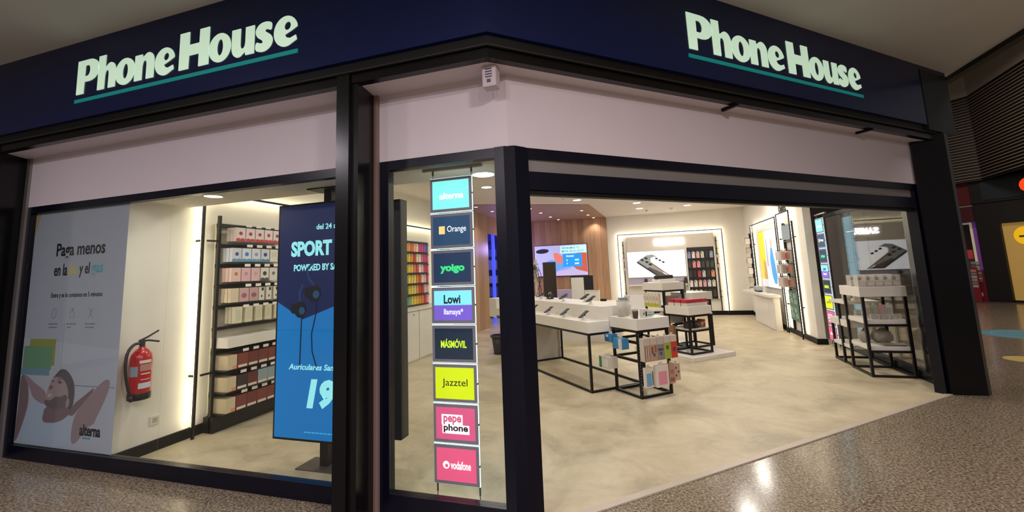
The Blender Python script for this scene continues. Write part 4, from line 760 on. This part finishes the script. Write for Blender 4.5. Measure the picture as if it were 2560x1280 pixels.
for k, (x, w_, c_) in enumerate(((.05, .13, '8c8478'), (.20, .24, '7c7468'))):
    p = goods('travel_pouch', ('small grey soft pouch on the lowest board', 'large grey soft pouch on the lowest board')[k], x+w_/2, .36, .3955, 'pouch'); lathe('body', [(w_*.30, 0), (w_*.5, .04), (w_*.52, .09), (w_*.42, .15), (w_*.15, .18)], flat(c_), p, n=16); tube('strap', [(-w_*.3, -.02, .14), (-w_*.1, -.04, .20), (w_*.2, -.03, .19)], .008, flat('5c564e'), p)
p = goods('tilted_tablet_sleeve', 'flat grey sleeve leaning on the lowest board', .36, .10, .3955, 'sleeve'); q = box('sleeve', -.15, .10, -.06, .06, 0, .03, flat('8a8274'), p, .01); q.rotation_euler = (0, R(0), R(-10)); box('zip', -.14, .09, -.064, -.06, .012, .018, flat('3c3834'), q)
for k in range(3):
    p = goods('small_jar', 'small carton on the far white board, %s' % ORD[k], .06+k*.12, .70, .6605); box('carton', 0, .07, 0, .07, 0, .14, (CLEAR, flat('c8c4b8'), CLEAR)[k], p); box('label', .01, .06, -.001, 0, .03, .10, flat('b8a898'), p)
for k in range(2):
    p = goods('upper_carton', 'pale carton on the upper far board, %s' % ORD[k], .06+k*.14, .72, .9405); box('carton', 0, .09, 0, .08, 0, .17, flat(('b4b098', 'c8c4b4')[k]), p); box('label', .01, .08, -.001, 0, .05, .12, flat('d8d4cc'), p)
# ============================================================ LIT NICHE ON THE BACK WALL
NY = 14.66
t = thing('brand_wall_panel', 'pale display panel inside the glowing back frame', 'panel', (-.56, NY-.001, 0))
box('panel', 0, 2.62, -.06, 0, .95, 2.53, mat('panel_grey', 'c8c0b4', .5), t); box('ledge', 0, 1.75, -.20, -.06, .95, .99, WHITE, t); box('back_strip', 0, 1.75, -.064, -.06, .99, 1.21, flat('a8a2b0'), t)
t = thing('lit_brand_letters', 'glowing white brand lettering on the back wall panel', 'sign', (.30, NY-.065, 2.225))
LW = mat('white_letter_glow', 'ffffff', .5, emit=7, ec='fff6fa')
for k, ch in enumerate('SAMSUNG'):
    txt('letter', ch, LW, t, k*.13, k*.13+.118, 0, .19, 0, .035, .03)
t = thing('lightbox_poster', 'backlit white poster with two phones on back wall', 'poster', (-.565, NY-.062, 1.22))
PWH = 1.76; box('frame', -.01, PWH+.01, -.03, 0, -.01, .825, flat('c8c4c8'), t); o = plate('face', rect(0, PWH, 0, .815), -.03, flat('e8ecf2', 1.5), t, .001)
def pr(pts, c_, e_, k): return plate('print', pts, -.03, flat(c_, e_), o, k)
pr([(1.35, .2), (PWH, .15), (PWH, .55), (1.5, .5)], 'b8dcf0', 1.3, .0014)
pr([(.28, .50), (.47, .62), (.60, .70), (.78, .72), (.95, .62), (1.1, .05), (.90, .03)], '848a88', .5, .0018); pr([(.28, .50), (.30, .45), (.86, .03), (.95, .03), (.34, .49)], '3c4044', .2, .0022)
pr([(.66, .32), (1.22, .03), (.95, .03), (.60, .26)], '5a504c', .3, .0022); pr([(.72, .60), (.84, .64), (.98, .62), (1.55, .18), (1.42, .03), (1.28, .03), (.72, .48)], 'f0f0f0', 1.5, .0026)
pr([(.72, .48), (1.28, .03), (1.22, .03), (.70, .45)], '885c54', .3, .0028)
for x, z in ((.46, .55), (.58, .60), (.60, .48), (.70, .40)): pr(ell(x, z, .055, .035, 14, -.3), '2c3034', .1, .003)
for x, z in ((.90, .58), (1.0, .52), (1.10, .46)): pr(ell(x, z, .045, .03, 14, -.3), '34383c', .1, .0034)
for k, x in enumerate((-.13+.05, 1.11)): tag(box('small_speaker', x, x+.09, NY-.16, NY-.10, .9905, 1.17, flat('2a2628'), bev=.008), ('small dark speaker at left of the back wall ledge', 'small dark speaker at right of the back wall ledge')[k], 'speaker')
t = thing('black_case_board', 'black board of phone cases on the back wall', 'board', (1.25, NY-.062, .50))
box('panel', 0, .79, -.03, 0, 0, 1.60, flat('1c1616'), t); box('white_edge', -.03, 0, -.045, 0, 0, 1.62, WHT, t); box('white_edge', .79, .82, -.045, 0, 0, 1.62, WHT, t)
for k in range(6): box('slat', 0, .79, -.045, -.03, .05+k*.295, .085+k*.295, flat('281e20'), t)
BP = [['8484b0', 'd0ccc0', 'd4a0b4', 'b8c4ac', '2c2a2c', '8ca0b4'], ['3c3836', 'd08490', 'd89490', '3a3c44', '4c4644', '3c5048'], ['343038', '24201e', 'a83848', 'b4b8b8', '343034', 'd09060'], ['d8d4cc', 'd0ccc0', 'd8b0ac', 'd8a0b0', 'd0d0cc', 'd0ccc0'], ['c8ccb8', 'c8ccb4', 'ccd0b8', '504c50', '484444', '3c3834']]
rn5 = ['top', 'second', 'third', 'fourth', 'bottom']
for r_ in range(5):
    for k in range(6): phone_case('%s phone case on the back wall board, %s row, %s' % (cname(BP[r_][k]), rn5[r_], ORD[k]), (1.265+k*.128, NY-.109, .50+1.26-r_*.295), 0, .092, .19, BP[r_][k], 'phone cases on the back wall board')
for k, x in enumerate((-.68, 2.13)):
    t = thing('hook_post', ('slim black hook post left of the back wall panel', 'slim black hook post right of the black case board')[k], 'hook rack', (x, NY-.002, 0)); box('post', -.012, .012, -.03, 0, .135, 2.40, BLK, t)
    for z in (.55, .72, 1.55, 1.85, 2.02, 2.26): box('hook', -.03, .03, -.10, -.03, z, z+.018, BLK, t)
    for z in (1.60, 1.90): box('small_pack', -.035, .035, -.09, -.06, z-.16, z-.05, flat('c8b8b0'), t)
# ============================================================ RIGHT WALL DISPLAYS
WX = 2.98
def rw(name, label, cat, Y, z=0, group=None): return thing(name, label, cat, (WX-.002, Y, z), R(-90), group)
t = rw('outlet_lettering', 'dark cut-out outlet lettering above the near right frame', 'sign', 10.72, 2.63)
xx = 0
for ch, w_, h_ in (('O', .12, .15), ('u', .09, .11), ('t', .055, .14), ('l', .03, .16), ('e', .09, .11), ('t', .055, .14)): txt('letter', ch, flat('30241e'), t, xx, xx+w_, 0, h_, -.085, .01, .012); xx += w_+.012
box('baseline', 0, xx, -.10, -.084, -.006, 0, flat('30241e'), t)
t = rw('slot_rack', 'slim black slotted rack inside the near right frame', 'rack', 10.80)
for x in (0, .56): box('post', x, x+.02, -.05, -.0, .11, 2.40, BLK, t)
for z in (.34, .98, 1.22, 1.50, 1.78, 1.98, 2.30): box('crossbar', .02, .56, -.045, -.025, z, z+.02, BLK, t)
t = rw('mirror_panel', 'blue grey square panel at the top of the near frame', 'panel', 10.72, 2.02); box('panel', 0, .50, -.085, -.055, 0, .32, flat('8a9ca8'), t, .004); box('clip', .2, .3, -.09, -.085, .30, .34, BLK, t)
for r_, z in enumerate((1.80, 1.52, 1.24)):
    for k in range(5):
        c_ = [('d8ccc4', 'ccd8d0', 'd0c8c8', 'c8a8a0', '8c4a40'), ('c8c0b8', 'b8aca4', 'd8d0c4', 'a09890', '985444'), ('c8b8b8', 'c4bcb4', 'd0c4bc', 'b09c94', '905040')][r_][k]
        p = rw('hook_pack', '%s accessory pack on the near right rack, %s row, %s' % ('brick red' if k == 4 else 'pale', ('top', 'middle', 'bottom')[r_], ORD[k]), 'package', 10.80-.02-k*.106, z-.21+(.03 if k == 4 else 0), 'packs on near right rack')
        box('card', 0, .085, -.24+.08*(k == 4), -.10, 0, .19-(.07 if k == 4 else 0), flat(c_), p); box('tab', .03, .055, -.17, -.16, .19-(.07 if k == 4 else 0), .215, flat('d8d0c8'), p); box('hook', .04, .046, -.26, -.05, .2105, .2165, BLK, p)
t = rw('discount_sign', 'green panel with white percent marks on the near right rack', 'sign', 10.76, .33); box('panel', 0, .50, -.075, -.052, 0, .62, flat('4a7c6c'), t)
for k, (x, z, w_) in enumerate(((.04, .36, .18), (.27, .34, .20), (.04, .06, .18), (.27, .05, .20))): txt('percent_mark', '%', flat('c8d4c4'), t, x, x+w_, z, z+.22, -.076, .0, .001)
t = rw('light_poster', 'backlit poster with yellow band and blue figure on right wall', 'poster', 12.88, .93)
box('frame', 0, 1.58, -.06, -.02, 0, 1.42, flat('a89c90'), t); o = plate('face', rect(.01, 1.57, .01, 1.41), -.06, flat('ccd0dc', .9), t, .001)
plate('print', rect(.01, .55, .20, 1.41), -.06, flat('e0b818', .9), o, .0016); plate('print', [(.30, .20), (.34, .7), (.48, .66), (.55, .2)], -.06, flat('b88c60', .6), o, .002)
plate('print', [(.98, .30), (.92, .7), (1.05, 1.0), (1.18, .95), (1.30, .6), (1.38, .30), (1.3, .10), (1.1, .12)], -.06, flat('3c8cc4', .8), o, .002); plate('print', ell(1.12, 1.08, .09, .12), -.06, flat('c8a898', .7), o, .0024)
plate('print', [(.62, .55), (.66, 1.2), (.74, 1.22), (.74, .5)], -.06, flat('9098b0', .7), o, .002)
plate('print', [(.78, .4), (.80, 1.3), (.84, 1.3), (.84, .4)], -.06, flat('a4a8bc', .7), o, .002)
t = rw('wall_counter', 'white counter with cabinet doors under the light poster', 'counter', 14.0)
box('worktop', 0, 2.72, -.36, -.1, .745, .805, WHITE, t, .004)
for k in range(4): d = box('door', .86+k*.455, .86+k*.455+.45, -.27, -.25, .02, .74, WHITE, t, .002)
box('carcass', .85, 2.69, -.25, -.12, .0032, .745, WHITE, t)
p = rw('demo_tablet', 'thin clear stand on the right wall counter', 'stand', 11.75, .8055); box('base', 0, .2, -.32, -.2, 0, .01, WHT, p); box('sheet', .1, .106, -.3, -.22, .01, .75, CLEAR, p)
p = rw('counter_box', 'pale blue grey box on the right wall counter', 'box', 12.9, .8055); box('carton', 0, .45, -.30, -.18, .04, .14, flat('a4aab0'), p, .004); box('base', .02, .43, -.29, -.19, 0, .04, flat('3c3a3c'), p)
t = rw('hook_rack', 'column of hooks at the far end of the right wall', 'hook rack', 14.0)
box('post', .0, .02, -.05, 0, .11, 2.40, BLK, t); box('post', .28, .30, -.05, 0, .11, 2.40, BLK, t)
for r_ in range(6):
    z = 2.25-r_*.28; box('crossbar', .02, .28, -.04, -.02, z, z+.02, BLK, t)
    for k in range(2): box('hook', .07+k*.13, .076+k*.13, -.22, -.04, z+.004, z+.012, BLK, t); box('price_tag', .05+k*.13, .10+k*.13, -.222, -.22, z-.005, z+.03, WHT, t)
    for k in range(2):
        p = rw('tiny_pack', 'small pale pack on the far hook column, %s row, %s' % (('top', 'second', 'third', 'fourth', 'fifth', 'lowest')[r_], ORD[k]), 'package', 14.0-.04-k*.13, z-.16, 'packs on the far hook column'); box('card', 0, .07, -.19, -.08, 0, .15, flat(('c8c0b4', 'd4ccc4', 'a89c94')[(r_+k) % 3]), p); box('tab', .02, .05, -.14, -.13, .15, .161, flat('d8d0c8'), p)
# ============================================================ CEILING FIXTURES
DLN = ['in the lowered strip by the left window', 'right of the top lit panel in the narrow window', 'in front of the timber ceiling', 'nearer of the pair before the niche', 'farther of the pair before the niche', 'right of the pair before the niche', 'above the left wall rack aisle', 'above the small front rack', 'above the demo table middle', 'above the entrance right side', 'above the gondola platform right side', 'above the far right counter']
for k, (x, y, z, r_, p_) in enumerate(DOWN):
    t = thing('downlight', 'round recessed downlight %s' % DLN[k], 'downlight', (x, y, z+.005), 0, 'recessed ceiling downlights')
    lathe('trim_ring', [(r_, -.006), (r_*1.14, -.006), (r_*1.16, 0), (r_, 0)], WHT, t, n=24, cap=False); cyl('lens', 0, 0, -.004, 0, r_, DLM, t, n=24)
CSP = [(-2.36, 9.11), (-2.32, 9.97), (-2.28, 10.89), (-2.22, 11.65), (-1.36, 10.12), (-1.33, 11.07), (-1.27, 11.79), (-3.3, 8.25), (-3.23, 9.06), (-3.2, 10.2), (-3.2, 11.3)]
CSP = [(x*1.2206, y*1.2206) for x, y in CSP]
CN = ['middle row, nearest', 'middle row, second', 'middle row, third', 'middle row, farthest', 'right row, nearest', 'right row, second', 'right row, farthest', 'left row, nearest', 'left row, second', 'left row, third', 'left row, farthest']
for (x, y), nm in zip(CSP, CN):
    t = thing('timber_ceiling_spot', 'small round spotlight in the timber ceiling, %s' % nm, 'spotlight', (x, y, 3.245), 0, 'spots in the timber ceiling'); cyl('lens', 0, 0, -.004, 0, .046, SPOTL, t); lathe('ring', [(.046, -.006), (.06, -.006), (.06, 0), (.046, 0)], GREY, t, cap=False)
for x, y in CSP[::2]: lamp('timber_ceiling_lamp', 'SPOT', (x, y, 3.22), 26, (1, .88, .82), .04, angle=R(110))
for k, (x, y) in enumerate(((-1.75, 9.9), (.15, 13.6), (.85, 13.5))):
    t = thing('smoke_detector', ('small white smoke detector before the timber ceiling', 'small white smoke detector before the back niche', 'small white smoke detector right of another before the niche')[k], 'detector', (x, y, 3.26), 0, 'smoke detectors'); lathe('body', [(.05, 0), (.05, -.02), (.03, -.035)], WHT, t, n=14); cyl('sensor', 0, 0, -.045, -.035, .014, GREY, t, n=10)
t = thing('track_spot', 'white track spotlight on the ceiling before the niche', 'spotlight', (1.95, 12.6, 3.26)); box('track_base', -.12, .12, -.02, .02, -.03, 0, WHT, t); tube('head', [(0, 0, -.04), (.16, -.05, -.10)], .03, WHT, t, 12); cyl('stem', 0, 0, -.05, -.03, .012, WHT, t)
t = thing('dome_camera', 'small grey dome camera hanging near the right frame', 'camera', (2.42, 9.6, 3.26)); cyl('mount', 0, 0, -.03, 0, .06, flat('a89c90'), t); lathe('dome', [(.055, -.03), (.05, -.06), (.03, -.085), (.005, -.09)], flat('5c5048'), t)
# ============================================================ MALL BEYOND ON THE RIGHT
d0 = Vector((.588, -.809, 0)); aF = math.atan2(d0.y, d0.x)
FO = (10.25, 18.35)                                     # local x runs along d0, -y faces the corridor
BF_ = mat('far_black', '0e0c0d', .5)
fs = thing('far_black_shop', 'black shopfront with orange letter far down the corridor', 'shopfront', (FO[0], FO[1], 0), aF)
box('pier', .42, .98, .0, .4, 0, 3.2, BF_, fs); box('fascia', .43, 4.5, -.05, .4, 3.18, 3.95, BF_, fs); box('fascia_sign', .72, 4.3, -.07, -.05, 3.26, 3.86, flat('1c242c'), fs); box('door_head', .98, 4.5, .0, .4, 2.47, 3.18, BF_, fs)
box('lit_glazing', .98, 2.1, .12, .15, .02, 2.47, mat('lit_glass', 'b89858', .4, emit=.28, ec='c8a050'), fs); box('lit_glazing', 2.16, 4.4, .12, .15, .02, 2.47, MATS['lit_glass'], fs); box('mullion', 2.1, 2.16, .08, .18, 0, 2.47, BF_, fs); box('kick_plate', .98, 4.4, .10, .12, 0, .06, BF_, fs)
box('upper_wall', .43, 6.0, .41, .5, 0, 7.6, BF_, fs)
txt('letter', 'O', mat('orange_glow', 'e04018', .5, emit=1.2, ec='f04010'), fs, 1.60, 2.04, 3.34, 3.80, -.07, .05, .03); plate('round_decal', ell(1.46, 2.05, .26, .28, 24), .12, flat('e0b010', .7), fs, .004); plate('decal_text', rect(1.32, 1.58, 2.0, 2.06), .116, flat('5c4808'), fs, .003); plate('round_decal', ell(1.84, 2.05, .24, .26, 24), .12, flat('e0b010', .7), fs, .004)
rs = thing('far_red_shop', 'dark red kiosk shop far down the corridor', 'shopfront', (FO[0], FO[1], 0), aF)
box('upper_fascia', -1.4, .40, 0, .3, 3.16, 3.95, flat('5a1018'), rs); box('lower_fascia', -1.4, .40, .02, .3, 2.60, 3.12, flat('48101c'), rs); box('back_wall', -1.6, .42, 1.6, 1.7, 0, 2.6, flat('6a5448'), rs); box('white_pillar', .12, .20, .30, .36, .9, 2.6, flat('d0c8a8', .25), rs); box('violet_pillar', .20, .32, .28, .34, .9, 2.6, flat('7a4498', .2), rs)
for k, (x, y, w_, h_) in enumerate(((-.3, .5, .7, 1.0),)): box('counter', x, x+w_, y, y+.5, 0, h_, flat('7a1828'), rs)
box('menu_board', -.22, .06, .52, .55, 1.38, 1.68, flat('a83038', .3), rs); box('menu_board', .0, .16, .50, .52, 1.36, 1.70, flat('4a4648'), rs)
t = thing('magazine_rack', 'red and white leaflet rack standing before the far kiosk', 'rack', (FO[0]-.12, FO[1]-.12, 0), aF)
box('board', 0, .28, .05, .08, .0, 1.10, flat('8c2030'), t); 
for k in range(6): box('leaflet', .02, .26, .03, .05, .45+k*.10, .53+k*.10, flat(('b8b0a8', '8c8484', 'c09088')[k % 3]), t)
t = thing('red_stand', 'dark red display stand at right of the far kiosk', 'stand', (FO[0]+.06, FO[1]-.10, 0), aF); box('body', 0, .30, .0, .25, 0, 1.0, flat('701424'), t)
for k in range(8): box('card', .03, .25, -.02, 0, .62+k*.085, .69+k*.085, flat(('6a6664', '9c9490')[k % 2]), t)
box('ticket', .10, .20, -.02, 0, .16, .28, flat('b8a8a4'), t)
# louvred wall above
gw = thing('wall_louvre', 'dark louvred wall of thin metal slats above the far shops', 'wall'); stl(gw, 'dark louvred wall of thin metal slats above the far shops', 'wall')
SL = mat('slat_bronze', 'a89880', .45)
def seg(A_, B_, z0, z1, th, nm, m, dy=0):
    dx, dy_ = B_[0]-A_[0], B_[1]-A_[1]; L_ = math.hypot(dx, dy_); return box(nm, 0, L_, 0, th, z0, z1, m, gw, loc=(A_[0], A_[1], 0), rz=math.atan2(dy_, dx))
PA, PB, PC = (9.4, 19.0), (10.60, 17.55), (10.05, 13.2)
for A_, B_ in ((PA, PB), (PB, PC)):
    seg(A_, B_, 3.9, 6.75, .04, 'backing', mat('louvre_dark', '141010', .6)).location
    for k in range(29):
        dx, dy_ = B_[0]-A_[0], B_[1]-A_[1]; L_ = math.hypot(dx, dy_); a_ = math.atan2(dy_, dx)
        o = box('slat', 0, L_, -.035, -.0, 3.97+k*.095, 3.985+k*.095, SL, gw, loc=(A_[0], A_[1], 0), rz=a_)
stl(prism('wall_upper', [(9.3, 19.0), PB, (10.02, 13.2), (10.5, 13.2), (11.1, 17.6), (9.6, 19.4)], 6.75, 7.6, mat('upper_band', '9c9080', .7)), 'beige bulkhead band above the louvred wall', 'wall')
stl(box('ceiling_atrium', 3.98, 16, -6, 22, 7.6, 7.7, mat('atrium_dark', '1a1614', .8)), 'dark high ceiling over the atrium', 'ceiling')
stl(box('wall_far_end', -4.0, 10.2, 21.5, 21.7, 0, 7.6, flat('2a2220')), 'dark far end wall of the corridor', 'wall')
for nm, lab, x, y, r_, c_ in (('floor_sticker', 'round blue sticker on the mall floor', 6.85, 10.9, .66, '4a8090'), ('floor_sticker', 'round yellow sticker on the mall floor', 5.27, 8.47, .26, 'b89c50')):
    t = thing(nm, lab, 'sticker', (x, y, .0005)); cyl('disc', 0, 0, 0, .0015, r_, flat(c_), t, n=40); lathe('print_ring', [(r_*.72, .0016), (r_*.74, .0016), (r_*.74, .002), (r_*.72, .002)], flat('88aab4' if c_[0] == '4' else 'c8b478'), t, n=32, cap=False)
lamp('atrium_fill_lamp', 'AREA', (7.2, 12.5, 7.0), 300, (1, .82, .72), 2.0); lamp('atrium_fill_lamp', 'AREA', (6.5, 5.0, 7.0), 130, (1, .84, .74), 2.0)  # unseen area lamps added to brighten the far mall floor and louvres

t = thing('air_vent', 'pale slot vent in the timber ceiling', 'vent', (-2.72, 12.55, 3.245)); box('frame', -.3, .3, -.05, .05, -.008, 0, flat('c8b8ac'), t); box('slot', -.28, .28, -.02, .02, -.0095, -.008, flat('5c5048'), t)
